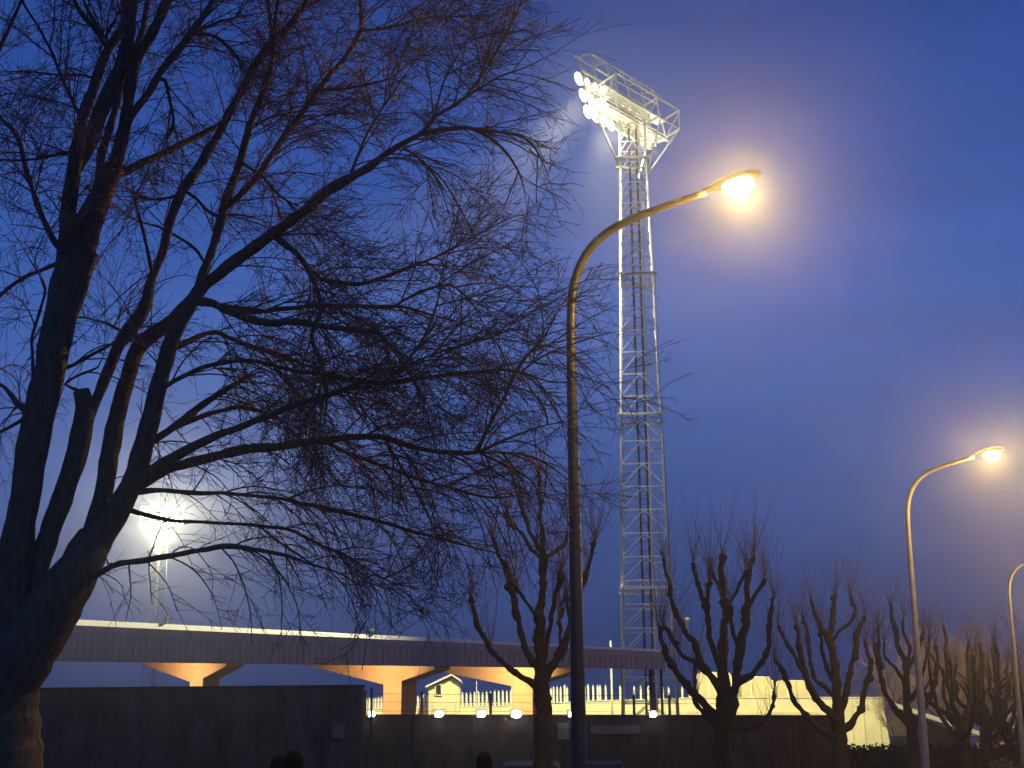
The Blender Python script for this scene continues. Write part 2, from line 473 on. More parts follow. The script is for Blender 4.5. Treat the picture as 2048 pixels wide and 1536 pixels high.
BIG = [
    # trunk and left stem
    ([(-28, 1620, 196), (-22, 1500, 180), (-12, 1400, 162), (8, 1290, 135), (22, 1180, 88), (32, 1100, 66), (45, 1020, 56), (72, 860, 60), (98, 745, 60), (114, 664, 60), (138, 570, 70), (157, 505, 76)], 0.0),
    ([(-14, 1440, 120), (18, 1355, 122), (72, 1268, 116), (120, 1195, 100), (160, 1130, 84), (185, 1075, 66)], 0.1),
    ([(40, 1290, 80), (68, 1165, 44), (95, 1080, 38), (124, 1000, 40), (150, 920, 40), (166, 850, 38), (170, 812, 34), (162, 782, 30)], 0.15),
    ([(140, 530, 48), (137, 420, 31), (150, 330, 28), (165, 240, 22), (192, 160, 20), (219, 95, 16), (248, 45, 14), (262, -60, 12)], -0.3),
    ([(152, 340, 26), (185, 270, 30), (210, 200, 30), (240, 140, 28), (260, 60, 24), (262, -60, 22)], 0.2),
    ([(217, 97, 10), (190, 58, 10), (160, 18, 9), (130, -50, 8)], -0.4),
    ([(222, 100, 7), (200, 60, 7), (175, 20, 7), (150, -50, 6)], 0.4),
    ([(157, 512, 62), (185, 430, 50), (210, 372, 42), (226, 338, 34)], 0.1),
    ([(200, 392, 20), (200, 320, 18), (215, 270, 16), (235, 200, 15), (250, 140, 14), (285, 60, 12), (300, -50, 10)], 0.5),
    ([(225, 345, 32), (240, 290, 26), (255, 220, 24), (262, 160, 22), (276, 110, 22), (308, 60, 22), (335, 0, 18), (350, -60, 14)], -0.4),
    ([(262, 232, 15), (300, 180, 14), (330, 130, 14), (375, 75, 15), (420, 10, 12), (450, -60, 10)], 0.5),
    ([(380, 70, 7), (440, 42, 6), (500, 30, 5), (545, 20, 3)], 0.5),
    ([(385, 68, 6), (430, 72, 6), (460, 95, 5), (495, 140, 4)], -0.4),
    ([(233, 350, 20), (270, 332, 17), (315, 312, 15), (360, 290, 14), (410, 265, 12), (450, 238, 11), (480, 190, 8)], 0.7),
    ([(330, 160, 8), (340, 200, 7), (346, 250, 6), (320, 300, 5)], 0.3),
    # middle stems
    ([(165, 856, 27), (192, 800, 23), (218, 740, 23), (240, 690, 26), (264, 655, 32), (290, 612, 27), (299, 570, 19), (310, 540, 17), (325, 500, 17), (345, 430, 19), (365, 380, 18), (395, 340, 18), (430, 280, 17), (460, 225, 16), (505, 140, 16), (545, 85, 16), (585, 45, 14), (640, -40, 11)], 0.6),
    ([(543, 88, 8), (540, 50, 8), (534, -40, 7)], 0.3),
    ([(185, 1095, 62), (202, 1010, 38), (220, 910, 36), (235, 830, 33), (250, 775, 32), (270, 710, 30), (286, 685, 30), (312, 664, 28), (345, 640, 27), (375, 610, 27), (393, 585, 24), (405, 555, 20), (422, 505, 18), (440, 445, 18), (458, 386, 18), (478, 325, 16), (499, 256, 14), (523, 191, 12), (541, 137, 10), (548, 60, 8), (560, -40, 6)], 0.4),
    ([(190, 1090, 62), (248, 1000, 44), (284, 900, 41), (300, 840, 37), (320, 760, 33), (340, 690, 32), (362, 645, 30), (386, 600, 29), (410, 567, 26), (440, 545, 24), (490, 508, 22), (547, 465, 21), (600, 430, 20), (651, 384, 20), (700, 356, 18), (737, 334, 17), (798, 291, 15), (846, 265, 14), (868, 236, 12), (928, 198, 11), (993, 157, 10), (1044, 137, 8), (1096, 113, 7), (1133, 89, 6), (1174, 62, 4), (1205, 38, 2.5)], -0.6),
    ([(848, 268, 12), (890, 259, 10), (925, 256, 9), (959, 263, 8), (1005, 297, 6), (1040, 350, 5), (1055, 420, 3)], 0.4),
    ([(940, 258, 7), (976, 262, 7), (1044, 273, 6), (1080, 312, 4), (1102, 372, 3)], -0.4),
    ([(800, 290, 6), (835, 315, 5), (870, 350, 4), (900, 400, 3)], 0.5),
    ([(930, 196, 6), (965, 150, 6), (995, 100, 5), (1025, 40, 4), (1060, -40, 3)], 0.6),
    ([(700, 354, 7), (720, 300, 6), (745, 250, 5), (790, 180, 4), (840, 110, 3), (880, 60, 2.5)], 0.6),
    ([(868, 236, 5), (885, 170, 4), (905, 130, 3), (940, 70, 2.5)], -0.5),
    ([(455, 412, 15), (495, 376, 14), (547, 308, 13), (581, 256, 12), (606, 226, 12), (636, 178, 11), (685, 120, 10), (713, 79, 9), (722, 45, 8), (718, -50, 6)], 0.5),
    ([(722, 60, 7), (780, 55, 6), (850, 38, 5), (920, 32, 4), (980, 30, 2.5)], 0.6),
    ([(634, 182, 6), (700, 175, 5), (770, 160, 4), (820, 130, 3)], -0.5),
    ([(500, 260, 6), (540, 235, 5), (590, 225, 4), (640, 205, 3)], 0.3),
    ([(480, 325, 6), (520, 350, 6), (570, 400, 5), (620, 420, 4)], -0.5),
    ([(395, 400, 7), (430, 430, 6), (480, 430, 5), (540, 445, 4)], 0.5),
    # right-hand spreading limbs
    ([(392, 600, 24), (425, 606, 21), (465, 626, 19), (530, 644, 17), (600, 645, 16), (651, 654, 14), (713, 660, 13), (754, 665, 11), (791, 698, 9), (819, 726, 7), (860, 780, 5)], -0.8),
    ([(430, 610, 12), (500, 622, 12), (560, 618, 11), (620, 613, 11), (680, 611, 11), (737, 613, 10), (791, 613, 9), (840, 623, 8), (890, 637, 6), (935, 650, 5), (1000, 690, 3)], 0.7),
    ([(790, 613, 6), (840, 585, 6), (900, 570, 5), (950, 602, 4), (1030, 600, 3), (1090, 600, 2)], -0.4),
    ([(540, 462, 15), (585, 500, 12), (626, 545, 11), (660, 562, 10), (720, 568, 9), (780, 550, 8), (830, 530, 7), (900, 500, 5), (970, 470, 4), (1020, 440, 3)], 0.8),
    ([(604, 520, 11), (626, 560, 10), (642, 620, 10), (624, 670, 10), (640, 720, 10), (653, 790, 10), (645, 870, 9)], -0.3),
    ([(360, 692, 13), (395, 674, 12), (430, 664, 11), (478, 684, 11), (530, 700, 11), (581, 718, 10), (640, 738, 10), (690, 757, 9)], 0.8),
    ([(326, 775, 12), (393, 739, 11), (450, 724, 10), (510, 722, 10), (560, 735, 9), (610, 744, 10), (651, 747, 11), (702, 761, 12), (747, 766, 14), (791, 763, 13), (873, 753, 11), (942, 746, 10), (993, 740, 10), (1044, 746, 9), (1096, 763, 8), (1140, 763, 6), (1200, 750, 4), (1260, 735, 2.5)], -0.6),
    ([(285, 895, 17), (355, 850, 18), (393, 818, 16), (444, 784, 14), (495, 753, 12), (540, 738, 10)], 0.5),
    ([(300, 885, 15), (342, 859, 14), (410, 831, 12), (478, 814, 11), (530, 826, 10), (580, 850, 9), (620, 875, 8)], 0.8),
    ([(245, 985, 26), (320, 930, 24), (410, 883, 20), (478, 855, 18), (547, 828, 16), (598, 808, 15), (660, 790, 14), (720, 770, 13)], -0.4),
    ([(255, 985, 26), (335, 940, 23), (410, 918, 22), (478, 903, 22), (581, 890, 20), (650, 881, 18), (737, 873, 15), (781, 879, 14), (839, 897, 13), (908, 907, 13), (959, 903, 12), (993, 886, 10), (1044, 866, 8), (1096, 849, 7), (1137, 842, 6), (1181, 828, 5), (1230, 815, 3), (1300, 800, 2)], 0.3),
    ([(955, 903, 10), (976, 855, 9), (1010, 794, 8), (1027, 752, 8), (1050, 715, 7), (1090, 670, 5), (1130, 600, 4), (1180, 560, 2.5)], -0.6),
    ([(1040, 745, 6), (1080, 715, 5), (1140, 690, 4), (1200, 670, 3), (1280, 655, 2)], 0.5),
    ([(1096, 849, 5), (1090, 820, 5), (1070, 790, 4), (1050, 760, 4)], 0.3),
    ([(765, 770, 8), (800, 735, 8), (840, 690, 7), (870, 620, 6), (885, 560, 5), (905, 500, 3)], 0.5),
    ([(800, 735, 6), (850, 715, 6), (920, 690, 5), (980, 675, 4), (1060, 640, 3), (1110, 600, 2)], -0.6),
    ([(655, 885, 9), (702, 910, 9), (771, 934, 9), (839, 958, 8), (908, 978, 7), (976, 995, 6), (1020, 993, 5), (1080, 980, 3), (1150, 990, 2)], 0.6),
    ([(770, 880, 7), (800, 930, 6), (820, 960, 6), (850, 1020, 5), (880, 1080, 4)], -0.5),
    ([(960, 905, 7), (1020, 905, 6), (1080, 920, 5), (1130, 955, 4), (1180, 1000, 3)], 0.6),
    ([(960, 905, 6), (1000, 925, 5), (1060, 960, 4), (1090, 1010, 3), (1110, 1060, 2)], -0.4),
    # low sweeping limbs
    ([(190, 1150, 18), (210, 1138, 15), (244, 1126, 14), (314, 1115, 13), (384, 1105, 12), (454, 1092, 12), (506, 1098, 11), (576, 1112, 10), (628, 1130, 9), (668, 1142, 8), (715, 1167, 7), (743, 1188, 5), (737, 1235, 3)], -0.9),
    ([(232, 1010, 16), (290, 1030, 12), (349, 1043, 9), (419, 1045, 8), (506, 1050, 8), (576, 1059, 8), (645, 1091, 8), (687, 1108, 8), (767, 1157, 7), (844, 1181, 5), (880, 1212, 3)], 0.6),
    ([(520, 1052, 6), (560, 1085, 6), (610, 1120, 5), (650, 1140, 5)], 0.3),
    ([(260, 985, 18), (330, 982, 12), (400, 986, 10), (480, 988, 9), (560, 997, 9), (600, 1006, 10), (670, 1021, 10), (740, 1038, 10), (809, 1059, 10), (879, 1077, 10), (931, 1090, 10), (984, 1104, 8), (1019, 1114, 6), (1046, 1098, 4), (1080, 1070, 2)], 0.5),
    ([(767, 1157, 5), (815, 1135, 4), (850, 1110, 3), (875, 1080, 2)], 0.3),
    # left side
    ([(113, 492, 13), (75, 410, 11), (51, 332, 10), (34, 273, 9), (0, 236, 8), (-60, 200, 6)], 0.4),
    ([(160, 232, 7), (130, 171, 6), (113, 126, 6), (85, 68, 5), (48, 7, 5), (25, -50, 4)], -0.5),
    ([(-70, 260, 10), (-20, 140, 9), (0, 95, 8), (20, 51, 7), (42, 0, 6), (60, -50, 5)], -0.3),
    ([(140, 306, 6), (100, 312, 6), (51, 321, 5), (-20, 318, 4)], 0.5),
    ([(165, 150, 5), (110, 148, 5), (60, 143, 4), (-20, 145, 4)], -0.5),
    ([(112, 527, 9), (80, 540, 8), (55, 551, 8), (0, 590, 7), (-60, 640, 6)], 0.5),
    ([(70, 760, 8), (63, 700, 7), (64, 670, 7), (75, 637, 7), (90, 575, 6), (60, 520, 5), (30, 470, 4)], -0.6),
    ([(60, 822, 22), (34, 806, 14), (10, 775, 9), (-50, 740, 7)], 0.4),
    ([(50, 835, 9), (14, 856, 8), (-40, 880, 6)], -0.4),
    ([(134, 735, 11), (165, 718, 10), (190, 707, 9), (222, 690, 8), (240, 672, 7)], 0.2),
    ([(130, 770, 7), (160, 750, 6), (195, 735, 5), (210, 700, 4)], -0.2),
    ([(190, 440, 8), (165, 470, 7), (150, 520, 6)], 0.1),
    ([(280, 680, 8), (230, 655, 7), (190, 640, 6), (150, 630, 5)], 0.4),
    ([(305, 545, 9), (290, 480, 7), (270, 400, 6), (262, 350, 5)], -0.4),
    ([(415, 530, 6), (380, 490, 6), (330, 460, 5), (240, 430, 4)], 0.5),
    ([(365, 385, 6), (320, 400, 5), (270, 395, 4), (230, 392, 3)], -0.3),
]

CROWN = [(-500, -400), (1080, -400), (1085, -40), (1120, 20), (1225, 25), (1215, 90), (1180, 150), (1150, 290), (1180, 330), (1120, 430), (1110, 485), (1185, 520), (1250, 560),
         (1290, 640), (1350, 720), (1390, 790), (1345, 880), (1360, 985), (1270, 1010), (1255, 1110), (1110, 1150),
         (960, 1225), (905, 1275), (760, 1300), (500, 1300), (300, 1290), (185, 1265), (-500, 1400)]


def inside(x, y, poly=CROWN):
    c = False
    n = len(poly)
    for i in range(n):
        x1, y1 = poly[i]
        x2, y2 = poly[i - 1]
        if (y1 > y) != (y2 > y) and x < (x2 - x1) * (y - y1) / (y2 - y1) + x1:
            c = not c
    return c


def rvec():
    v = Vector((random.gauss(0, 1), random.gauss(0, 1), random.gauss(0, 1)))
    return v.normalized()


def twig_path(p, d, length, r0, r1, droop, wob, clip=True, seg=0.07):
    n = max(2, int(length / seg))
    pts, rad = [p.copy()], [r0]
    d = d.normalized()
    jx, jy = random.gauss(10, 45), random.gauss(0, 45)
    for i in range(n):
        d = (d + rvec() * wob + Vector((0, 0, -droop))).normalized()
        p = p + d * (length / n)
        if clip:
            x, y = proj(p)
            if not inside(x + jx, y + jy):
                if i == 0:
                    return None
                break
        pts.append(p.copy())
        rad.append(r0 + (r1 - r0) * (i + 1) / n)
    return pts, rad


big = thing('bare_tree', 'large bare many-stemmed tree with drooping twigs, foremost at the left edge', 'tree', at(-15, 1536, D0) * 1.0)
big.location = (at(-15, 1536, D0).x, D0, 0)
ORG = Vector(big.location)
tb, tl = MB(), MB()
placed_limbs = []
for i, (pl, dy) in enumerate(BIG):
    last = pl[-1]
    if pl[0][1] > 560 and max(w for _, _, w in pl) < 30:
        pl = [(x, y, w * 0.86) for x, y, w in pl]
    free = last[2] < 13 and -30 < last[1] and last[0] > -30 and i > 2
    P, Rr = limb3d(pl, dy=dy * 1.5, first=(i == 0), taper=free)
    if i == 0:      # root flare into the ground
        foot = Vector((P[0].x - 0.05, P[0].y, -0.1))
        P.insert(0, foot)
        Rr.insert(0, Rr[0] * 1.2)
    wmax = max(w for _, _, w in pl)
    P2, R2 = [], []
    for q, r in zip(P, Rr):
        k = 0.10 if r > 0.06 else 0.28
        jn = noise.noise(q * 9.0) * k + noise.noise(q * 3.0) * 0.06
        off = Vector((noise.noise(q * 5 + Vector((9, 0, 0))), noise.noise(q * 5 + Vector((0, 9, 0))), noise.noise(q * 5 + Vector((0, 0, 9))))) * min(0.012, r * 0.9)
        P2.append(q + off)
        R2.append(r * (1 + jn))
    (tb if wmax > 45 else tl).tube(P2, R2, 14 if wmax > 45 else 7)
    placed_limbs.append((P2, R2))
for o_ in (tb, tl):
    o_.v = [tuple(Vector(p) - ORG) for p in o_.v]
tb.build('trunk', M_BARK, big)
tl.build('limbs', M_BARK, big)

# twigs ------------------------------------------------------------
tw = MB()
cnt = [0, 0, 0]


def spawn(P, Rr, level, t0=0.12):
    """side shoots along a path"""
    L_ = sum((P[i + 1] - P[i]).length for i in range(len(P) - 1))
    spacing = (0.105, 0.062, 0.05)[level]
    n = int(L_ / spacing * (1 - t0))
    for _ in range(n):
        t = t0 + (1 - t0) * random.random()
        i = min(len(P) - 2, int(t * (len(P) - 1)))
        if Rr[i] > 0.036:
            if random.random() > 0.22:
                continue
        p = P[i].lerp(P[i + 1], random.random())
        tan = (P[i + 1] - P[i]).normalized()
        px_, py_ = proj(p)
        side = (rvec() - tan * 0.0)
        side = (side - tan * side.dot(tan)).normalized()
        dens = 1.0
        if px_ < 420:
            dens = 0.6 if py_ > 420 else 0.95
        if py_ > 1000:
            dens *= 0.8
        if px_ > 980:
            dens *= 0.62
        if px_ > 1150:
            dens *= 0.7
        if random.random() > dens:
            continue
        fwd = random.uniform(0.5, 1.4)
        d = (tan * fwd + side * random.uniform(0.55, 1.0) + Vector((0.12, 0, 0.12))).normalized()
        if level == 0:
            ln = random.uniform(0.35, 1.15)
            droop = random.uniform(0.0, 0.10) + (0.05 if py_ > 650 else 0.0) + (0.06 if py_ > 1000 else 0)
            if py_ > 1000:
                ln *= 0.75
            r0 = min(0.0075, Rr[i] * 0.7)
            res = twig_path(p, d, ln, r0, 0.003, droop, 0.10)
        elif level == 1:
            ln = random.uniform(0.14, 0.5)
            res = twig_path(p, d, ln, 0.0032, 0.0019, random.uniform(-0.02, 0.10), 0.11, seg=0.08)
        else:
            ln = random.uniform(0.05, 0.2)
            res = twig_path(p, d, ln, 0.0024, 0.0016, random.uniform(-0.08, 0.1), 0.12, seg=0.08)
        if not res:
            continue
        pts, rad = res
        cnt[level] += 1
        tw.tube([q - ORG for q in pts], rad, 4 if level == 0 else 3, caps=False)
        if level < 2:
            spawn(pts, rad, level + 1, 0.15)


for P, Rr in placed_limbs:
    if min(Rr) < 0.034:
        spawn(P, Rr, 0, 0.04)
        # terminal brush
        for k in range(3):
            d = (P[-1] - P[-2]).normalized() + rvec() * 0.5
            res = twig_path(P[-1], d, random.uniform(0.3, 0.9), min(0.008, Rr[-1]), 0.003, 0.05, 0.12)
            if res:
                tw.tube([q - ORG for q in res[0]], res[1], 4, caps=False)
                spawn(res[0], res[1], 1)
print('twigs', cnt, len(tw.f))
tw.build('crown', M_TWIG, big, recalc=False)

# ------------------------------------------------------------------ pollarded street trees
POL = [
    (26.0, 'knobbly pollarded tree directly behind the nearest lamp post', [
        [(1091, 1620, 72), (1090, 1560, 66), (1087, 1480, 58), (1086, 1420, 52), (1085, 1370, 46), (1082, 1340, 38), (1081, 1280, 30), (1080, 1227, 24), (1085, 1175, 24), (1088, 1133, 22), (1088, 1108, 24)],
        [(1078, 1378, 22), (1062, 1366, 18), (1029, 1345, 16), (994, 1314, 15), (970, 1276, 16), (952, 1241, 13), (942, 1195, 8)],
        [(1078, 1340, 24), (1050, 1300, 19), (1040, 1262, 17), (1033, 1223, 18), (1026, 1181, 19), (1012, 1140, 18), (1001, 1115, 13), (985, 1075, 8)],
        [(1080, 1240, 11), (1065, 1222, 9), (1050, 1202, 9), (1033, 1171, 8)],
        [(1086, 1118, 13), (1071, 1108, 11), (1043, 1070, 10), (1022, 1045, 10), (1015, 1024, 8)],
        [(1086, 1112, 14), (1064, 1070, 12), (1050, 1035, 11), (1040, 1005, 7)],
        [(1088, 1112, 15), (1083, 1060, 13), (1080, 1000, 12), (1078, 950, 7)],
        [(1090, 1112, 13), (1116, 1102, 12), (1137, 1070, 11), (1150, 1040, 8)],
        [(1085, 1320, 16), (1092, 1290, 14), (1099, 1262, 13), (1106, 1216, 12), (1120, 1150, 14)],
        [(1088, 1368, 30), (1098, 1345, 26), (1123, 1304, 25), (1141, 1251, 24), (1155, 1199, 22), (1172, 1150, 16), (1190, 1084, 9)],
        [(1128, 1298, 13), (1120, 1265, 11), (1123, 1216, 10)],
        [(1143, 1245, 13), (1136, 1220, 12), (1134, 1192, 13)],
    ]),
    (33.0, 'tallest pollarded tree right of the lattice tower, its limbs spread over cream boxes', [
        [(1447, 1600, 66), (1447, 1540, 60), (1446, 1470, 56), (1446, 1420, 50), (1447, 1380, 42), (1447, 1330, 31), (1445, 1273, 28), (1450, 1221, 26), (1447, 1182, 22), (1442, 1143, 20), (1445, 1109, 15)],
        [(1446, 1190, 10), (1436, 1170, 9), (1429, 1156, 9), (1421, 1138, 9)],
        [(1444, 1390, 26), (1428, 1362, 22), (1406, 1330, 20), (1393, 1300, 20), (1367, 1255, 17), (1346, 1208, 15), (1335, 1156, 10), (1327, 1122, 6)],
        [(1452, 1440, 40), (1466, 1390, 32), (1473, 1350, 28), (1479, 1300, 26), (1489, 1260, 24), (1494, 1208, 18), (1497, 1156, 16), (1507, 1112, 10)],
        [(1493, 1222, 13), (1505, 1200, 12), (1515, 1187, 11), (1528, 1160, 10)],
        [(1448, 1225, 10), (1462, 1205, 9), (1479, 1167, 9), (1499, 1142, 7)],
        [(1446, 1345, 18), (1421, 1286, 16), (1416, 1234, 15), (1403, 1190, 14), (1393, 1161, 14), (1387, 1126, 10)],
        [(1417, 1238, 10), (1416, 1195, 9), (1419, 1166, 9)],
        [(1474, 1366, 18), (1507, 1344, 16), (1530, 1318, 16), (1541, 1273, 15), (1539, 1234, 14), (1548, 1195, 6)],
        [(1445, 1440, 28), (1425, 1424, 24), (1398, 1398, 22), (1356, 1352, 20), (1330, 1300, 18), (1318, 1258, 8)],
        [(1412, 1338, 14), (1400, 1334, 14), (1369, 1312, 13), (1343, 1276, 13), (1326, 1250, 8)],
        [(1443, 1455, 20), (1415, 1436, 16), (1395, 1405, 13), (1390, 1370, 10), (1393, 1330, 8)],
        [(1450, 1462, 22), (1500, 1455, 16), (1530, 1440, 13), (1545, 1412, 12), (1549, 1386, 7)],
        [(1478, 1300, 13), (1468, 1275, 13), (1464, 1245, 11), (1460, 1220, 9)],
    ]),
    (41.5, 'pollarded tree with U-shaped limbs in front of the end of the cream wall', [
        [(1684, 1600, 50), (1683, 1550, 46), (1680, 1500, 42), (1677, 1450, 38), (1674, 1410, 31), (1669, 1331, 25), (1658, 1276, 20), (1644, 1255, 14), (1627, 1216, 12), (1621, 1196, 7)],
        [(1659, 1280, 14), (1665, 1244, 13), (1670, 1192, 11)],
        [(1663, 1284, 10), (1680, 1260, 9), (1700, 1244, 9), (1711, 1223, 9), (1702, 1195, 7)],
        [(1678, 1445, 27), (1655, 1420, 23), (1637, 1401, 22), (1616, 1366, 20), (1602, 1314, 16), (1592, 1248, 8)],
        [(1612, 1352, 13), (1595, 1322, 12), (1581, 1297, 11), (1557, 1252, 7)],
        [(1672, 1400, 16), (1655, 1378, 14), (1630, 1356, 12), (1620, 1314, 12), (1616, 1272, 11), (1606, 1240, 6)],
        [(1678, 1478, 20), (1645, 1462, 16), (1616, 1436, 14), (1587, 1397, 14), (1564, 1339, 13), (1551, 1322, 6)],
        [(1680, 1462, 24), (1714, 1433, 18), (1725, 1394, 16), (1738, 1356, 15), (1740, 1331, 12), (1730, 1285, 7)],
        [(1677, 1430, 20), (1690, 1400, 18), (1700, 1349, 16), (1711, 1297, 16), (1714, 1265, 16), (1730, 1236, 8)],
        [(1670, 1370, 13), (1651, 1331, 12), (1644, 1297, 10), (1640, 1265, 7)],
    ]),
    (49.0, 'pollarded tree whose limbs cross the second lamp post', [
        [(1830, 1590, 42), (1828, 1540, 37), (1825, 1480, 34), (1820, 1440, 28), (1813, 1400, 22), (1812, 1331, 19), (1798, 1297, 14), (1786, 1244, 12), (1781, 1208, 8)],
        [(1812, 1325, 12), (1820, 1295, 10), (1806, 1262, 8), (1808, 1235, 5)],
        [(1822, 1455, 20), (1800, 1430, 18), (1770, 1384, 16), (1759, 1331, 13), (1757, 1258, 7)],
        [(1764, 1362, 12), (1752, 1320, 10), (1748, 1285, 6)],
        [(1822, 1455, 20), (1840, 1430, 17), (1868, 1373, 14), (1875, 1330, 11), (1871, 1292, 7)],
        [(1812, 1350, 13), (1830, 1310, 11), (1847, 1266, 8)],
        [(1811, 1370, 11), (1790, 1335, 10), (1772, 1318, 7), (1768, 1285, 5)],
        [(1815, 1410, 13), (1838, 1370, 11), (1850, 1330, 8), (1860, 1270, 5)],
    ]),
]


def add_shoots(sh, P, Rr, org, dens=1.0, ln=(0.5, 1.75), rr=0.0058):
    n = len(P)
    for i in range(n):
        t = i / (n - 1)
        k = 0
        if i == n - 1:
            k = 9
        elif t > 0.45 and random.random() < 0.55:
            k = random.choice((1, 1, 2, 3))
        k = int(k * dens + random.random() * 0.99) if k else 0
        for _ in range(k):
            d = Vector((random.gauss(0, 0.33), random.gauss(0, 0.33), 1.0))
            L_ = random.uniform(*ln) * (1.0 if i == n - 1 else 0.7)
            p = P[i] + rvec() * Rr[i] * 0.5
            pts, rad = [p - org], [rr]
            m = 4
            d.normalize()
            for j in range(m):
                d = (d + rvec() * 0.07 + Vector((0, 0, 0.04))).normalized()
                p = p + d * (L_ / m)
                pts.append(p - org)
                rad.append(rr * (1 - 0.16 * (j + 1)))
            sh.tube(pts, rad, 3, caps=False)


for Y, lab, limbs in POL:
    PLACED.clear()
    base = at(limbs[0][0][0], 1520, Y)
    loc = Vector((base.x, Y, 0))
    tr = thing('pollard_tree', lab, 'tree', loc, group='pollarded trees in a row along the street')
    m, sh, lm = MB(), MB(), MB()
    for i, pl in enumerate(limbs):
        P, Rr = limb3d(pl, dy=random.uniform(-0.9, 0.9) if i else 0.0, first=(i == 0), step=7, base=Y)
        if i == 0:
            P.insert(0, Vector((P[0].x, P[0].y, -0.05)))
            Rr.insert(0, Rr[0] * 1.2)
        kn = [r * (0.64 + min(1, 0.12 / max(r, .01)) * (0.5 * max(0, noise.noise(q * 6.0)) + 0.3 * noise.noise(q * 17))) for q, r in zip(P, Rr)]
        if i:
            kn[-1] *= 1.2
            kn[-2] *= 1.5
            tip = (P[-1] - P[-2]).normalized()
            P.append(P[-1] + tip * kn[-1] * 0.8)
            kn.append(kn[-1] * 0.45)
            Rr.append(kn[-1])
        off = [q + Vector((noise.noise(q * 4), noise.noise(q * 4 + Vector((5, 5, 5))), noise.noise(q * 4 + Vector((0, 7, 0))))) * 0.055 for q in P]
        (m if i == 0 else lm).tube([q - loc for q in off], kn, 9)
        if i:
            for _ in range(4):
                k_ = random.choice((-1, -2, -3, int(len(off) * .6), int(len(off) * .75)))
                lm.ball(off[k_] - loc + rvec() * kn[k_] * 0.7, Rr[k_] * random.uniform(0.7, 1.15), 7, 5)
        add_shoots(sh, P[::1], Rr, loc, dens=1.9 if i else 1.2)
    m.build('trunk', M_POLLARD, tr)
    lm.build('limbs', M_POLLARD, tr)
    sh.build('shoots', M_SHOOT, tr, recalc=False)


def generic_pollard(seed, h=6.0, spread=1.7):
    """trunk + limbs + shoots around the origin"""
    rnd = random.Random(seed)
    m, lm, sh = MB(), MB(), MB()
    pts = [Vector((0, 0, -0.05)), Vector((0.02, 0, 1)), Vector((0.0, 0.03, 2.2)), Vector((0.05, 0, 2.9))]
    m.tube(pts, [0.26, 0.22, 0.2, 0.17], 9)
    for k in range(9):
        a = 2 * math.pi * k / 9 + rnd.uniform(-0.3, 0.3)
        q = pts[-1] + Vector((0, 0, rnd.uniform(-0.9, 0)))
        P = [q.copy()]
        out = rnd.uniform(0.25, 1.0)
        top = rnd.uniform(0.62, 1.0) * h
        n = 9
        for j in range(1, n + 1):
            t = j / n
            rr = spread * out * math.sin(min(1, t * 1.5) * math.pi / 2)
            P.append(Vector((q.x + math.cos(a) * rr + rnd.gauss(0, 0.06), q.y + math.sin(a) * rr + rnd.gauss(0, 0.06), q.z + (top - q.z) * (t ** 1.25))))
        Rr = [0.10 - 0.055 * j / n + rnd.uniform(0, 0.02) for j in range(n + 1)]
        lm.tube(P, Rr, 7)
        add_shoots(sh, P, Rr, Vector((0, 0, 0)), dens=1.4, ln=(0.6, 1.7), rr=0.007)
        if rnd.random() < 0.8:
            P2 = [P[4], P[4] + Vector((rnd.gauss(0, .3), rnd.gauss(0, .3), .6)), P[4] + Vector((rnd.gauss(0, .4), rnd.gauss(0, .4), 1.4))]
            lm.tube(P2, [0.05, 0.045, 0.04], 6)
            add_shoots(sh, P2, [0.05, 0.045, 0.04], Vector((0, 0, 0)), dens=1.2, ln=(0.5, 1.4), rr=0.007)
    return m, lm, sh


ROWT = [(1923, 56.0, 0.98, 'pollarded tree just right of the second lamp post, in front of the pale roof edge'),
        (1972, 63.0, 1.0, 'pollarded tree in front of the small amber light'),
        (2020, 71.0, 1.02, 'pollarded tree left of the third lamp post'),
        (2075, 80.0, 1.05, 'pollarded tree at the right edge behind the third lamp post')]
for i, (x, Y, s, lab) in enumerate(ROWT):
    p = at(x, 1510, Y)
    tr = thing('pollard_tree', lab, 'tree', (p.x, Y, 0), group='pollarded trees in a row along the street')
    m, lm, sh = generic_pollard(40 + i, 6.6 * s, 1.6)
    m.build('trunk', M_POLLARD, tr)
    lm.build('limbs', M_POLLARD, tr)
    sh.build('shoots', M_SHOOT, tr, recalc=False)

# bare trees far beyond, at the right
def bushy(seed, h):
    rnd = random.Random(seed)
    m, t_ = MB(), MB()
    m.tube([(0, 0, -0.05), (0.03, 0, h * 0.2), (0, 0.05, h * 0.42), (0.1, 0, h * 0.62)], [0.22, 0.18, 0.13, 0.07], 8)

    def br(p, d, L_, r, lv):
        n = 5
        P, Rr = [p.copy()], [r]
        for j in range(n):
            d = (d + Vector((rnd.gauss(0, .13), rnd.gauss(0, .13), rnd.gauss(.06, .1)))).normalized()
            p = p + d * L_ / n
            P.append(p.copy())
            Rr.append(r * (1 - 0.15 * (j + 1)))
        t_.tube(P, Rr, 4 if lv < 2 else 3, caps=False)
        if lv < 3:
            for _ in range((7, 7, 5)[lv]):
                i = rnd.randint(1, n)
                dd = (P[i] - P[i - 1]).normalized() + Vector((rnd.gauss(0, .6), rnd.gauss(0, .6), rnd.gauss(.2, .35)))
                br(P[i], dd.normalized(), L_ * rnd.uniform(.4, .65), max(0.008, Rr[i] * .55), lv + 1)
    for k in range(12):
        z = h * rnd.uniform(.2, .6)
        a = rnd.uniform(0, 6.3)
        br(Vector((0, 0, z)), Vector((math.cos(a), math.sin(a), rnd.uniform(.5, 1.6))).normalized(), h * rnd.uniform(.28, .42), 0.06, 0)
    return m, t_


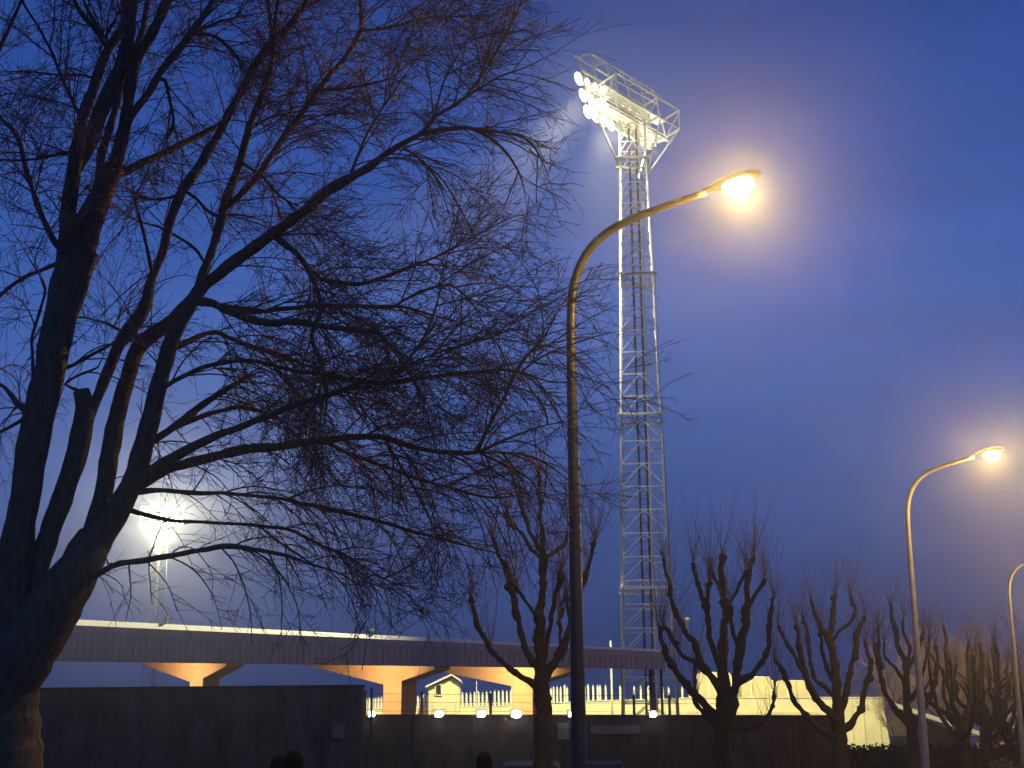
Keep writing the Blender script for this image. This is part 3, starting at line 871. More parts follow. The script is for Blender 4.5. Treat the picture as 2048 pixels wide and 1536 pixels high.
FAR = [(1745, 112, 7.6, 'bare bushy tree rising just behind the right end of the cream wall'),
       (1800, 96, 8.2, 'dark bare tree behind the pollard at the second lamp post'),
       (1858, 104, 9.0, 'brown bare tree between the second lamp post and the small amber light'),
       (1902, 92, 7.8, 'brown bare tree left of the small amber light'),
       (1938, 112, 9.6, 'brown bare tree behind the small amber light'),
       (1985, 98, 8.6, 'brown bare tree right of the small amber light'),
       (2030, 106, 9.4, 'brown bare tree behind the third lamp post'),
       (2080, 96, 9.0, 'brown bare tree cut by the right edge of the view')]
for i, (x, Y, h, lab) in enumerate(FAR):
    p = at(x, 1510, Y)
    tr = thing('bare_tree', lab, 'tree', (p.x, Y, 0), rz=i * 1.1, group='bare trees far beyond on the right')
    m, t_ = bushy(90 + i, h)
    m.build('trunk', M_POLLARD, tr)
    t_.build('crown', M_SHOOT, tr, recalc=False)

# ------------------------------------------------------------------ street lamps
ARM = [(0, -0.02), (0, 3.0), (0, 5.5), (0.0, 6.75), (0.015, 7.3), (0.06, 7.64), (0.21, 7.98), (0.46, 8.22), (0.80, 8.36), (1.25, 8.46), (1.76, 8.54)]


def street_lamp(loc, rz, label, m, arm=1.0, scale_r=1.0):
    t = thing('street_lamp', label, 'street lamp', loc, rz, 'curved street lamps along the street')
    q = MB()
    pts = [Vector((a * arm, 0, z)) for a, z in ARM]
    # refine the bend
    P = []
    for i in range(len(pts) - 1):
        for k in range(3):
            p0, p1, p2, p3 = pts[max(i - 1, 0)], pts[i], pts[i + 1], pts[min(i + 2, len(pts) - 1)]
            u = k / 3
            P.append(0.5 * ((2 * p1) + (p2 - p0) * u + (2 * p0 - 5 * p1 + 4 * p2 - p3) * u * u + (3 * p1 - p0 - 3 * p2 + p3) * u ** 3))
    P.append(pts[-1])
    tot = len(P) - 1
    Rr = []
    for p in P:
        zz = min(1, max(0, p.z / 7.0))
        r = 0.106 - 0.046 * zz - (0.016 * min(1, max(0, p.x / 2.0)))
        Rr.append(r * scale_r)
    q.tube(P, Rr, 16)
    q.build('pole', m, t)
    q = MB()
    q.lathe([(0.17, -0.02), (0.17, 0.03), (0.14, 0.05), (0.14, 0.9), (0.125, 0.95)], Matrix.Identity(4), 16)
    q.build('base_sleeve', m, t)
    q = MB()
    q.box((0.0, -0.137, 0.62), (0.10, 0.02, 0.34))
    q.build('access_door', m, t)
    # luminaire
    tilt = Matrix.Translation((1.76 * arm, 0, 8.54)) @ Matrix.Rotation(R(-8), 4, 'Y')
    q = MB()
    sec = [(-0.02, 0.05, 0.05), (0.08, 0.07, 0.06), (0.2, 0.12, 0.085), (0.42, 0.15, 0.10), (0.6, 0.13, 0.085), (0.72, 0.07, 0.04)]
    n = 12
    vs, fs = [], []
    for x, ry, rz_ in sec:
        for k in range(n):
            a = 2 * math.pi * k / n
            zz = math.sin(a) * rz_
            if zz < 0:
                zz *= 0.3
            vs.append(tilt @ Vector((x, math.cos(a) * ry, zz + 0.02)))
    for i in range(len(sec) - 1):
        for k in range(n):
            k2 = (k + 1) % n
            fs.append((i * n + k, i * n + k2, (i + 1) * n + k2, (i + 1) * n + k))
    fs.append(tuple(range(n)))
    fs.append(tuple((len(sec) - 1) * n + k for k in range(n)))
    q.add(vs, fs, True)
    h = q.build('lamp_head', M_HOUSING, t)
    q = MB()
    c = tilt @ Vector((0.42, 0, -0.045))
    q.ball(c, 1.0, 16, 10, (0.21, 0.15, 0.125))
    q.build('lens', E_SODIUM, h)
    return t, Matrix.Translation(Vector(loc)) @ Matrix.Rotation(rz, 4, 'Z') @ (tilt @ Vector((0.44, 0, -0.195)))


ARMRZ = math.atan2(-0.46, 0.888)
LAMPS = [((0.83, 18.5, 0), 'tall curved street lamp in front, amber light nearest the lattice tower', M_POLE),
         ((at(1849, 1500, 36.0).x, 36.0, 0), 'second curved street lamp, pale post behind the pollards, amber light on', M_POLE2),
         ((at(2046, 1500, 54.0).x, 54.0, 0), 'third curved street lamp, its arm cut off by the right edge', M_POLE2)]
for i, (loc, lab, m) in enumerate(LAMPS):
    x0 = loc
    if i == 0:
        loc = (at(1158, 1500, 18.5).x, 18.5, 0)
    t, lp = street_lamp(loc, (ARMRZ, -0.6, ARMRZ)[i], lab, m, (1.1, 1.0, 1.0)[i])
    lamp('sodium_light', 'POINT', lp, 1150, SODIUM, radius=0.02)

# ------------------------------------------------------------------ floodlight towers
TH = 37.0          # top of the lattice


def leg_half(z):
    return 1.50 + (0.70 - 1.50) * z / TH


def flood_tower(label):
    t = thing('floodlight_tower', label, 'floodlight tower', group='lattice floodlight towers of the stadium')
    rot = Matrix.Rotation(R(-5.2), 3, 'Z')

    def corner(k, z):
        sx, sy = ((-1, -1), (1, -1), (1, 1), (-1, 1))[k]
        h = leg_half(z)
        return rot @ Vector((sx * h, sy * h, z))
    for k in range(4):
        q = MB()
        q.tube([corner(k, 0), corner(k, TH * .5), corner(k, TH)], [0.07, 0.06, 0.055], 8)
        q.build('leg', M_STEEL, t)
    br = MB()
    z = 0.6
    while z < TH - 0.4:
        stp = 1.25
        z2 = min(TH, z + stp)
        for k in range(4):
            a, b = corner(k, z), corner((k + 1) % 4, z)
            c, d = corner(k, z2), corner((k + 1) % 4, z2)
            br.beam(a, b, 0.04, 0.06)
            mid = (c + d) / 2
            br.beam(a, mid, 0.05)
            br.beam(b, mid, 0.05)
        z = z2
    br.build('bracing', M_STEEL, t)
    for zf in (10.2, 19.6, 27.6, 34.6):
        q = MB()
        for k in range(4):
            a, b = corner(k, zf), corner((k + 1) % 4, zf)
            q.beam(a, b, 0.16, 0.12)
            q.box(a, (0.42, 0.42, 0.10), R(-5.2))
        q.build('flange', M_STEEL, t)
    # ladder and cable tray up the middle
    q = MB()
    for sx in (-0.28, 0.28):
        q.beam((sx * .75, -0.1, 0.0), (sx * .75, -0.1, TH), 0.12)
    zz = 0.3
    while zz < TH:
        q.beam((-0.21, -0.1, zz), (0.21, -0.1, zz), 0.025)
        zz += 0.5
    q.build('ladder', M_DARKSTEEL, t)
    q = MB()
    q.box((0.36, -0.05, TH / 2), (0.10, 0.10, TH - 0.2))
    q.build('cable_tray', M_STEEL, t)
    # head: u along the row, n towards the pitch
    u = Vector((0.63, 0.777, 0))
    n = Vector((-0.777, 0.63, 0))
    up = Vector((0, 0, 1))
    O = Vector((0, 0, TH)) + n * 0.35 + Vector((-0.15, 0, 0))

    def H(a, b, c):
        """a along row, b forward, c up (panel leans forward)"""
        return O + u * a + n * b + up * c
    fr = MB()
    HU = 3.2
    rows = (0.25, 1.35, 2.45)
    for c in rows:
        fr.beam(H(-HU, 0.25 * c, c), H(HU, 0.25 * c, c), 0.10, 0.12)
        fr.beam(H(-HU, 0.25 * c - 0.9, c - 0.1), H(HU, 0.25 * c - 0.9, c - 0.1), 0.07, 0.08)
    fr.beam(H(-HU - 0.3, 0.9, 3.35), H(HU, 0.9, 3.35), 0.09)
    fr.beam(H(-HU, 0.0, 3.35), H(HU, 0.0, 3.35), 0.06)
    fr.beam(H(-HU, -1.75, 1.55), H(HU, -1.75, 1.55), 0.06)
    fr.beam(H(-HU, -1.75, 0.35), H(HU, -1.75, 0.35), 0.06)
    for a in (-HU, -1.7, 0, 1.7, HU):
        fr.beam(H(a, 0.0, -0.25), H(a, 0.9, 3.4), 0.10)
        fr.beam(H(a, -0.85, -0.25), H(a, 0.0, 3.4), 0.07)
        fr.beam(H(a, -0.85, -0.1), H(a, 0.1, 0.0), 0.09)
        fr.beam(H(a, -0.5, 1.3), H(a, 0.3, 1.35), 0.07)
        fr.beam(H(a, 0.0, 3.35), H(a, 0.9, 3.35), 0.06)
    for a in (HU, -HU, 0.9):
        fr.beam(H(a, 0.1, 3.3), H(a, -1.75, 1.55), 0.09)
        fr.beam(H(a, -1.75, 1.55), H(a, -1.75, 0.35), 0.07)
        fr.beam(H(a, -1.75, 0.35), H(a, -0.5, 0.0), 0.09)
        fr.beam(H(a, -1.75, 1.55), H(a, -0.45, 1.2), 0.08)
        fr.beam(H(a, -1.75, 1.5), H(a, -0.8, 0.1), 0.06)
    for s in (-1, 1):
        fr.beam(H(s * 1.7, 0.0, -0.25), H(s * HU, 0.35, 1.35), 0.07)
        fr.beam(H(0, 0.35, 1.35), H(s * 1.7, 0.6, 2.45), 0.07)
        fr.beam(H(s * HU, 0.35, 1.35), H(s * 1.7, 0.6, 2.45), 0.07)
    fr.build('head_frame', M_STEEL, t)
    q = MB()
    for c in (0.0, 1.2):
        for v_ in (-0.95, -0.25):
            q.beam(H(-HU, v_, c - 0.14), H(HU, v_, c - 0.14), 0.06)
        a = -HU + 0.1
        while a < HU:
            q.beam(H(a, -0.93, c - 0.1), H(a, -0.27, c - 0.1), 0.05, 0.02)
            a += 0.16
    q.build('walkway', M_STEEL, t)
    q = MB()
    for a in (HU, 1.2):
        q.beam(H(a, -1.7, 0.3), H(0.75, -0.9, -3.2), 0.10)
    q.beam(H(-HU + 0.6, 0.1, -0.2), H(-0.8, -0.2, -3.0), 0.08)
    q.beam(H(HU - 0.6, 0.1, -0.2), H(0.9, -0.2, -3.2), 0.08)
    q.build('brace', M_STEEL, t)
    q = MB()
    q.bar(H(-0.9, 0.45, 3.0), H(1.9, 0.45, 3.0), 0.09)
    q.build('cable_duct', M_HOUSING, t)
    # floodlights
    for ri, c in enumerate(rows):
        for k in range(9):
            a = -HU + 0.36 + k * 0.745
            aim = (n * 0.86 + up * -0.52) if k > 3 else (n * 0.55 - u * 0.80 + up * -0.5)
            aim.normalize()
            pos = H(a, 0.25 * c + 0.35, c - 0.22)
            M = Matrix.Translation(pos) @ aim.to_track_quat('Z', 'Y').to_matrix().to_4x4()
            q = MB()
            q.lathe([(0.10, -0.36), (0.17, -0.32), (0.19, -0.16), (0.31, 0.02), (0.40 if k < 4 else 0.36, 0.10), (0.40 if k < 4 else 0.36, 0.13)], M, 14)
            q.beam(pos - aim * 0.2, H(a, 0.25 * c, c), 0.06)
            fl = q.build('floodlight', M_HOUSING, t)
            q = MB()
            k_ = 1.15 if k < 4 else 1.0
            q.lathe([(0.345 * k_, 0.132), (0.33 * k_, 0.16), (0.2, 0.185)], M, 12)
            q.build('lens', E_FLOOD, fl)
    # small camera on a bracket
    q = MB()
    b0 = corner(1, 10.6 * 0.8)
    q.beam(b0, b0 + Vector((0.75, -0.1, 0.12)), 0.06)
    q.lathe([(0.05, 0.1), (0.11, 0.05), (0.12, -0.1), (0.07, -0.2)], Matrix.Translation(b0 + Vector((0.75, -0.1, 0.02))), 10)
    q.beam(b0 + Vector((0.75, -0.1, -0.15)), b0 + Vector((0.7, -0.12, -0.45)), 0.09)
    q.build('bracket_camera', M_WHITE, t)
    return t


TY = 79.0
CYW = 100.0
near = flood_tower('tall lattice floodlight tower in the centre, lamps seen from behind')
near.location = (at(1300, 1400, TY).x, TY, 0)
left = copy_tree(near)
left['label'] = 'distant floodlight tower at the left, lamps glaring towards us through the branches'
LY = 226.0
left.location = (at(306, 1360, LY).x, LY, 0)
left.rotation_euler = (0, 0, R(-210))
nl = Vector(near.location)
# spill on its own structure, and the beam on to the cream wall
for dx, dy_, dz in ((-2.3, -2.6, 0.2), (-1.2, -1.0, -1.2), (0.6, 1.6, -1.0), (1.6, 2.6, 0.3)):
    lamp('tower_spill', 'POINT', nl + Vector((dx, dy_, TH + dz)), 330, FLOODCOL, radius=0.5)
hp = nl + Vector((-1.6, 1.6, TH + 0.4))
lamp('tower_spot', 'SPOT', hp, 230000, FLOODCOL, radius=0.8, aim=Vector((9, CYW, 3)) - hp, cone=R(100), blend=0.7)
hp2 = nl + Vector((-3.0, -2.2, TH + 0.2))
lamp('tower_spot', 'SPOT', hp2, 190000, FLOODCOL, radius=0.8, aim=Vector((-17, 61, 6.5)) - hp2, cone=R(38), blend=0.7)  # extra spot added to brighten the grandstand's roof edge

ll = Vector(left.location)
fb = ll + Vector((0.8, -2.0, TH + 1.2))
lamp('tower_spot', 'SPOT', fb, 20000, (1, 0.91, 0.58), radius=1.4, aim=CO - fb, cone=R(16), blend=0.9)
for dx, dy_ in ((-1.0, -1.6), (1.2, -1.2)):
    lamp('tower_spill', 'POINT', ll + Vector((dx, dy_, TH - 1.6)), 3000, FLOODCOL, radius=0.6)
fb = ll + Vector((1.4, -1.6, TH + 1.6))
lamp('tower_spot', 'SPOT', fb, 26000, FLOODCOL, radius=1.0, aim=nl + Vector((4, 0, 17)) - fb, cone=R(13), blend=0.4)
hp3 = nl + Vector((-2.3, -3.0, TH - 0.4))
lamp('tower_spot', 'SPOT', hp3, 60000, FLOODCOL, radius=0.5, aim=nl + Vector((0, 0, 2)) - hp3, cone=R(17), blend=1.0)  # spot put in to brighten the lower lattice, not one of the floodlights

# ------------------------------------------------------------------ grandstand
FD = Vector((0.905, 0.425, 0)).normalized()      # along the fascia, to the right
FN = Vector((-0.425, 0.905, 0)).normalized()     # back under the roof
FO = Vector((-18.6, 58.0, 0))
T0, T1 = -16.0, 28.3


def fz(t):          # bottom of the fascia
    return 5.42 + (t / 28.3) * 0.13


def FP(t, s, z):
    return FO + FD * t + FN * s + Vector((0, 0, z))


st = thing('grandstand', 'long low grandstand roof with ribbed mauve fascia, held on orange-lit concrete frames', 'grandstand', FP(6, 5, 0))
SO = Vector(st.location)


def stand(mb, name, m, bevel=0.0):
    mb.v = [tuple(Vector(p) - SO) for p in mb.v]
    return mb.build(name, m, st, bevel)


def ft(t):
    return 6.34 + 0.51 * (28.3 - t) / 28.3


q = MB()
q.prism([FP(T0, 0, fz(T0)), FP(T1, 0, fz(T1)), FP(T1, 0, ft(T1)), FP(T0, 0, ft(T0))], FN * 0.12)
t = T0 + 0.1
while t < T1 - 0.05:
    q.prism([FP(t, -0.055, fz(t) + 0.02), FP(t + 0.10, -0.055, fz(t) + 0.02), FP(t + 0.13, 0.0, fz(t) + 0.02), FP(t - 0.03, 0.0, fz(t) + 0.02)], (0, 0, ft(t) - 0.32 - fz(t)))
    t += 0.27
stand(q, 'fascia', M_FASCIA)
q = MB()
q.prism([FP(T0, -0.03, ft(T0) - 0.28), FP(T1, -0.03, ft(T1) - 0.28), FP(T1, -0.03, ft(T1) - 0.004), FP(T0, -0.03, ft(T0) - 0.004)], FN * 0.028)
stand(q, 'fascia_band', M_FASCIA)
# sloping pale edge flashing
q = MB()


def th(t):
    return 0.11 + 0.15 * max(0, (28.3 - t) / 28.3)


seg = 1.6
t = T0
while t < T1 - 0.02:
    t2 = min(T1, t + seg)
    a = t + 0.006
    q.prism([FP(a, -0.035, ft(a)), FP(t2, -0.035, ft(t2)), FP(t2, th(t2) * 0.75, ft(t2) + th(t2)), FP(a, th(a) * 0.75, ft(a) + th(a))], FN * 0.08)
    t = t2
stand(q, 'edge_flashing', M_TRIM)
# roof slab
q = MB()
q.prism([FP(T0, 0.13, 5.75), FP(T0, 24, 7.66), FP(T0, 24, 7.9), FP(T0, 0.6, 6.25), FP(T0, 0.13, 6.2)], FD * (T1 - T0))
stand(q, 'roof', M_ROOF)
# frames
for k, tt in enumerate((-3.0, 7.6, 16.75, 23.4)):
    q = MB()
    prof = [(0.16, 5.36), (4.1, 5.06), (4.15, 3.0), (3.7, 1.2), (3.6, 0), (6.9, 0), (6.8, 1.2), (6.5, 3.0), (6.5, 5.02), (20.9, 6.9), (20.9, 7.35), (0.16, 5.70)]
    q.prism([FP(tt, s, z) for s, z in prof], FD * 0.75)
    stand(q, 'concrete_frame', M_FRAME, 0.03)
# under-roof lamps, one per bay
for tt in (1.9, 11.2, 18.9, -8.5):
    q = MB()
    c = FP(tt, 5.5, 6.08)
    q.box(c, (0.5, 0.25, 0.14), math.atan2(FD.y, FD.x))
    q.bar(c + Vector((0, 0, 0.05)), c + Vector((0, 0, 0.2)), 0.02)
    hh = stand(q, 'bay_lamp', M_HOUSING)
    q = MB()
    q.box(c + Vector((0, 0, -0.09)), (0.42, 0.18, 0.03), math.atan2(FD.y, FD.x))
    q.v = [tuple(Vector(p) - SO) for p in q.v]
    q.build('lens', E_BAY, hh)
    lamp('bay_light', 'SPOT', c + Vector((0, 0, -0.14)), 6000, (1.0, 0.60, 0.27), radius=0.15, aim=FD + FN * 0.3 + Vector((0, 0, -0.16)), cone=R(140), blend=0.6)
# roof-edge fittings
for tt, hh_, w in ((5.1, 0.34, 0.11), (13.9, 0.26, 0.13), (20.9, 0.26, 0.09)):
    q = MB()
    zt = ft(tt) + th(tt)
    q.lathe([(w * .4, -0.03), (w * .5, hh_ * 0.5), (w * 0.8, hh_ * 0.55), (w * .7, hh_ * .9), (w * .3, hh_)], Matrix.Translation(FP(tt, th(tt) * .75 + 0.06, zt)), 10)
    stand(q, 'roof_cowl', M_WHITE)
# right end gutter pipe
q = MB()
q.tube([FP(T1 + 0.06, 0.5, fz(T1) + 0.3), FP(T1 + 0.06, 0.5, 0)], 0.06, 8)
q.tube([FP(T1 - 0.5, 0.5, fz(T1) + 0.1), FP(T1 - 0.5, 0.5, 0)], 0.10, 8)
stand(q, 'downpipe', M_DARKSTEEL)

# ------------------------------------------------------------------ walls in front
HY = 40.0
lw = thing('hoarding', 'taller dark panelled hoarding at the left, below the grandstand roof', 'wall', (-12, HY, 0))
xr, xl = at(725, 1440, HY).x, -32.0
ztop = at(400, 1375, HY).z
q = MB()
q.box(((xl + xr) / 2 + 12, 0.15, ztop / 2 - 0.02), (xr - xl, 0.2, ztop + 0.0))
q.build('wall', M_WALLGREEN, lw)
q = MB()
x = xl
k = 0
while x < xr - 0.3:
    q.box((x + 12 + 0.6, 0.03, ztop / 2 + 0.01), (0.06, 0.035, ztop - 0.1))
    x += 1.2
q.build('batten', M_WALLGREEN, lw)
q = MB()
q.box(((xl + xr) / 2 + 12, 0.15, ztop + 0.01), (xr - xl + 0.06, 0.30, 0.05))
q.build('coping', M_WALLDARK, lw)

WY = 50.0
wl, wr = at(690, 1500, WY).x, at(1685, 1500, 57.0).x
wdir = (Vector((wr, 57.0, 0)) - Vector((wl, WY, 0)))
wlen = wdir.length
wdir.normalize()
wn = Vector((wdir.y, -wdir.x, 0))
wa = math.atan2(wdir.y, wdir.x)
dw = thing('boundary_wall', 'long low dark brown wall with small bright lights along its top', 'wall', (wl, WY, 0), wa)
WZ = 1.6 + 79 / F_PX * 53.4
q = MB()
q.box((wlen / 2, 0.15, WZ / 2 - 0.02), (wlen, 0.24, WZ))
q.build('wall', M_WALLDARK, dw)
q = MB()
x = 0.3
while x < wlen:
    q.box((x, 0.018, WZ / 2), (0.10, 0.03, WZ - 0.12))
    x += 2.1
q.build('pier', M_WALLDARK, dw)
q = MB()
q.box((wlen / 2, 0.15, WZ + 0.0), (wlen + 0.1, 0.34, 0.07))
q.build('coping', M_WALLDARK, dw)


def onwall(x, off=0.0, z=None):
    """point on the wall line seen at column x"""
    d = ray(x, 1500)
    # intersect in plan
    a, b = d.x, d.y
    det = a * (-wdir.y) - b * (-wdir.x)
    t_ = (wl * (-wdir.y) - WY * (-wdir.x)) / det
    p = Vector((a * t_, b * t_, 0)) + wn * off
    p.z = WZ if z is None else z
    return p


# bulkhead lamps
LEDS = [(740, 0.8, 'small white wall light nearest the left hoarding'), (875, 0.95, 'small white wall light just right of the wide concrete pillar'), (960, 1.0, 'small white wall light below the thin pale mast'),
        (1030, 1.2, 'brightest of the small white lights on the low wall'), (1141, 0.75, 'small white wall light half hidden by the nearest lamp post'), (1305, 0.85, 'small white wall light in front of the lattice tower base')]
for x, s, lab in LEDS:
    p = onwall(x, 0.12)
    t = thing('wall_light', lab, 'wall light', (p.x, p.y, WZ - 0.02), wa, 'small lights along the low wall')
    q = MB()
    q.box((0, 0.06, 0.05), (0.30 * s, 0.10, 0.20))
    q.box((0, -0.02, 0.20), (0.34 * s, 0.30, 0.03))
    q.build('housing', M_HOUSING, t, 0.01)
    q = MB()
    q.ball((0, -0.06, 0.065), 0.15 * s, 14, 8, (1, 0.75, 0.75))
    q.build('lens', E_LED, t)
# mesh fence behind the wall
fe = thing('wire_fence', 'thin dark wire fence with slim posts standing behind the low wall', 'fence', (wl, WY, 0), wa)
q = MB()
for z in (0.15, 0.45, 0.72):
    q.bar((1.0, 0.5, WZ + z), (wlen - 4, 0.5, WZ + z), 0.006, 4)
q.build('wire', M_DARKSTEEL, fe)
for x, h in ((737, .85), (852, .8), (992, .78), (1283, .75), (1325, .8), (1355, .75)):
    p = onwall(x, -0.5)
    lx = (Vector((p.x, p.y, 0)) - Vector((wl, WY, 0))).dot(wdir)
    q = MB()
    q.beam((lx, 0.5, 0), (lx, 0.5, WZ + h), 0.075)
    q.build('post', M_DARKSTEEL, fe)
# boards on the wall
p = onwall(1232, 0.03)
q = MB()
q.box((0, 0, 0), (1.9, 0.03, 0.30), wa)
o = q.build('notice_board', M_SIGN)
o.location = (p.x, p.y, at(1232, 1459, p.y).z)
tag(o, 'long faint grey board on the dark wall right of the nearest lamp post', 'board')
q = MB()
q.box((0, 0, 0), (0.42, 0.03, 0.55), wa)
p = onwall(1126, 0.03)
o = q.build('notice_board', M_SIGN)
o.location = (p.x, p.y, at(1126, 1462, p.y).z)
tag(o, 'small pale notice on the dark wall left of the nearest lamp post', 'board')
q = MB()
q.box((0, -0.05, 0), (0.30, 0.16, 0.38))
q.box((0, -0.05, 0.20), (0.34, 0.20, 0.03))
o = q.build('meter_box', M_SIGN, None, 0.01)
pp = at(678, 1462, HY)
o.location = (pp.x, HY - 0.03, pp.z)
tag(o, 'small pale grey box fixed to the tall dark hoarding', 'meter box')

# ------------------------------------------------------------------ cream wall and what stands on it
CY = 100.0
cx0, cx1 = at(640, 1450, CY).x, at(1777, 1450, CY).x
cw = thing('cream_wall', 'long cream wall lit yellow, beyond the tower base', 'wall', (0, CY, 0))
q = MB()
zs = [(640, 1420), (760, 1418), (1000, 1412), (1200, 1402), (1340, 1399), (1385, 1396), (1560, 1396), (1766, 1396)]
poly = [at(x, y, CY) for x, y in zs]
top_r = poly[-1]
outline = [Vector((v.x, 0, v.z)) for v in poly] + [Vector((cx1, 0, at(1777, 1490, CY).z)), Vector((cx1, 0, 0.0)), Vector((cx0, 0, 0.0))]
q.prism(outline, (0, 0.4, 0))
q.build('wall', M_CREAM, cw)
q = MB()
zl0, zl1 = at(760, 1434, CY).z, at(1600, 1412, CY).z
q.prism([(cx0, -0.12, 0), (cx1 - 4.6, -0.12, 0), (cx1 - 4.6, -0.12, at(1600, 1424, CY).z), (cx0, -0.12, at(760, 1430, CY).z)], (0, 0.10, 0))
q.build('plinth', M_CREAM2, cw)
q = MB()
for i in range(len(poly) - 1):
    a, b = poly[i], poly[i + 1]
    q.beam(Vector((a.x, 0.2, a.z + 0.03)), Vector((b.x - 0.004, 0.2, b.z + 0.03)), 0.46, 0.06)
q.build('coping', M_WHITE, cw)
q = MB()
for x in (1705, 1728, 1760):
    pz = at(x, 1440, CY)
    q.box((pz.x, -0.02, 2.9), (0.05, 0.035, 4.6))
q.build('joint_cover', M_CREAM2, cw)

# pale palisade on the wall
PK = [(925 + 8.05 * i, 1386 - 0.35 * i) for i in range(15)]
PK += [(727 + 6.0 * i, 1398 - 0.4 * i) for i in range(7)] + [(836, 1392), (842, 1391), (848, 1389), (854, 1388)]
PK += [(1102, 1376), (1107, 1375), (1114, 1374), (1121, 1372), (1129, 1371), (1134, 1374), (1100 + 62, 1372)]
PK += [(1169, 1371), (1176, 1371), (1186, 1372), (1195, 1370), (1200, 1371), (1211, 1370), (1240, 1372), (1268, 1372), (1281, 1371), (1296, 1374), (1325, 1375), (1337, 1374), (1364, 1373), (1379, 1384)]
pf = thing('palisade', 'row of pale upright palings along the top of the cream wall', 'fence', (0, CY, 0))
for x, y in PK:
    p = at(x, y, CY + 0.15)
    h = random.uniform(-0.05, 0.05)
    q = MB()
    w = 0.125
    q.prism([(p.x - w / 2, 0.1, 4.2), (p.x + w / 2, 0.1, 4.2), (p.x + w / 2, 0.1, p.z + h - 0.12), (p.x, 0.1, p.z + h + 0.08), (p.x - w / 2, 0.1, p.z + h - 0.12)], (0, 0.1, 0))
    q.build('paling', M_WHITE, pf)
q = MB()
for a, b in ((922, 1045), (722, 770), (1098, 1385)):
    pa, pb = at(a, 1400, CY), at(b, 1397, CY)
    q.beam(Vector((pa.x, 0.26, pa.z - 0.25)), Vector((pb.x, 0.26, pb.z - 0.25)), 0.06, 0.10)
q.build('rail', M_CREAM2, pf)

# masts
for x, y0, r, lab in ((1221, 1281, 0.075, 'pale pointed mast rising above and below the right end of the grandstand roof'),
                      (953, 1362, 0.035, 'thin pale mast standing over the pale palings')):
    p = at(x, y0, CY - 6)
    t = thing('mast', lab, 'mast', (p.x, CY - 6, 0))
    q = MB()
    q.tube([(0, 0, 0), (0, 0, p.z * .6), (0, 0, p.z - 0.2), (0, 0, p.z)], [r * 1.3, r, r * .8, r * .3], 10)
    q.build('pole', M_WHITE, t)
    q = MB()
    q.box((0, 0, 0.06), (0.5, 0.5, 0.12))
    q.build('base_plate', M_STEEL, t)
p = at(1303, 1372, 90)
t = thing('bollard_light', 'short thick pale post with a rounded head before the cream wall', 'post', (p.x, 90, 0))
q = MB()
q.tube([(0, 0, 0), (0, 0, p.z - 0.2)], 0.11, 10)
q.build('post', M_CREAM, t)
q = MB()
q.lathe([(0.13, -0.18), (0.2, -0.1), (0.2, 0.06), (0.1, 0.12)], Matrix.Translation((0, 0, p.z - 0.08)), 12)
q.build('cap', M_WHITE, t)

# hut with lean-to roof
hy = CY - 1.6
ht = thing('cabin', 'small cream cabin with a sloping roof and one dark window, under the grandstand', 'cabin', (at(885, 1400, hy).x, hy, 0))
hx = ht.location.x
A = [at(857, 1376, hy), at(903, 1356, hy), at(919, 1366, hy), at(919, 1440, hy), at(857, 1440, hy)]
q = MB()
q.prism([Vector((v.x - hx, 0, v.z if i < 3 else 0.0)) for i, v in enumerate(A)], (0, 3.0, 0))
q.build('wall', M_CREAM, ht)
q = MB()
r0, r1, r2 = at(851, 1376, hy), at(903, 1351.5, hy), at(922, 1364, hy)
q.prism([Vector((r0.x - hx, -0.2, r0.z)), Vector((r1.x - hx, -0.2, r1.z)), Vector((r1.x - hx, -0.2, r1.z + 0.12)), Vector((r0.x - hx, -0.2, r0.z + 0.12))], (0, 3.4, 0))
q.prism([Vector((r1.x - hx + 0.003, -0.2, r1.z)), Vector((r2.x - hx, -0.2, r2.z)), Vector((r2.x - hx, -0.2, r2.z + 0.12)), Vector((r1.x - hx + 0.003, -0.2, r1.z + 0.12))], (0, 3.4, 0))
q.build('roof', M_WHITE, ht)
wv = at(877, 1380, hy)
q = MB()
for dx, dz, sx, sz in ((-0.19, 0, .06, .66), (.19, 0, .06, .66), (0, .33, .44, .06), (0, -.33, .44, .06)):
    q.box((wv.x - hx + dx, -0.03, wv.z + dz), (sx, 0.06, sz if dx else .06))
wf = q.build('window', M_WHITE, ht)
q = MB()
q.box((wv.x - hx, -0.012, wv.z), (0.32, 0.02, 0.60))
q.build('pane', M_GLASSDARK, wf)
q = MB()
for x in (865, 893, 912):
    v = at(x, 1400, hy)
    q.box((v.x - hx, -0.02, 2.6), (0.07, 0.04, 5.0))
q.build('batten', M_CREAM2, ht)

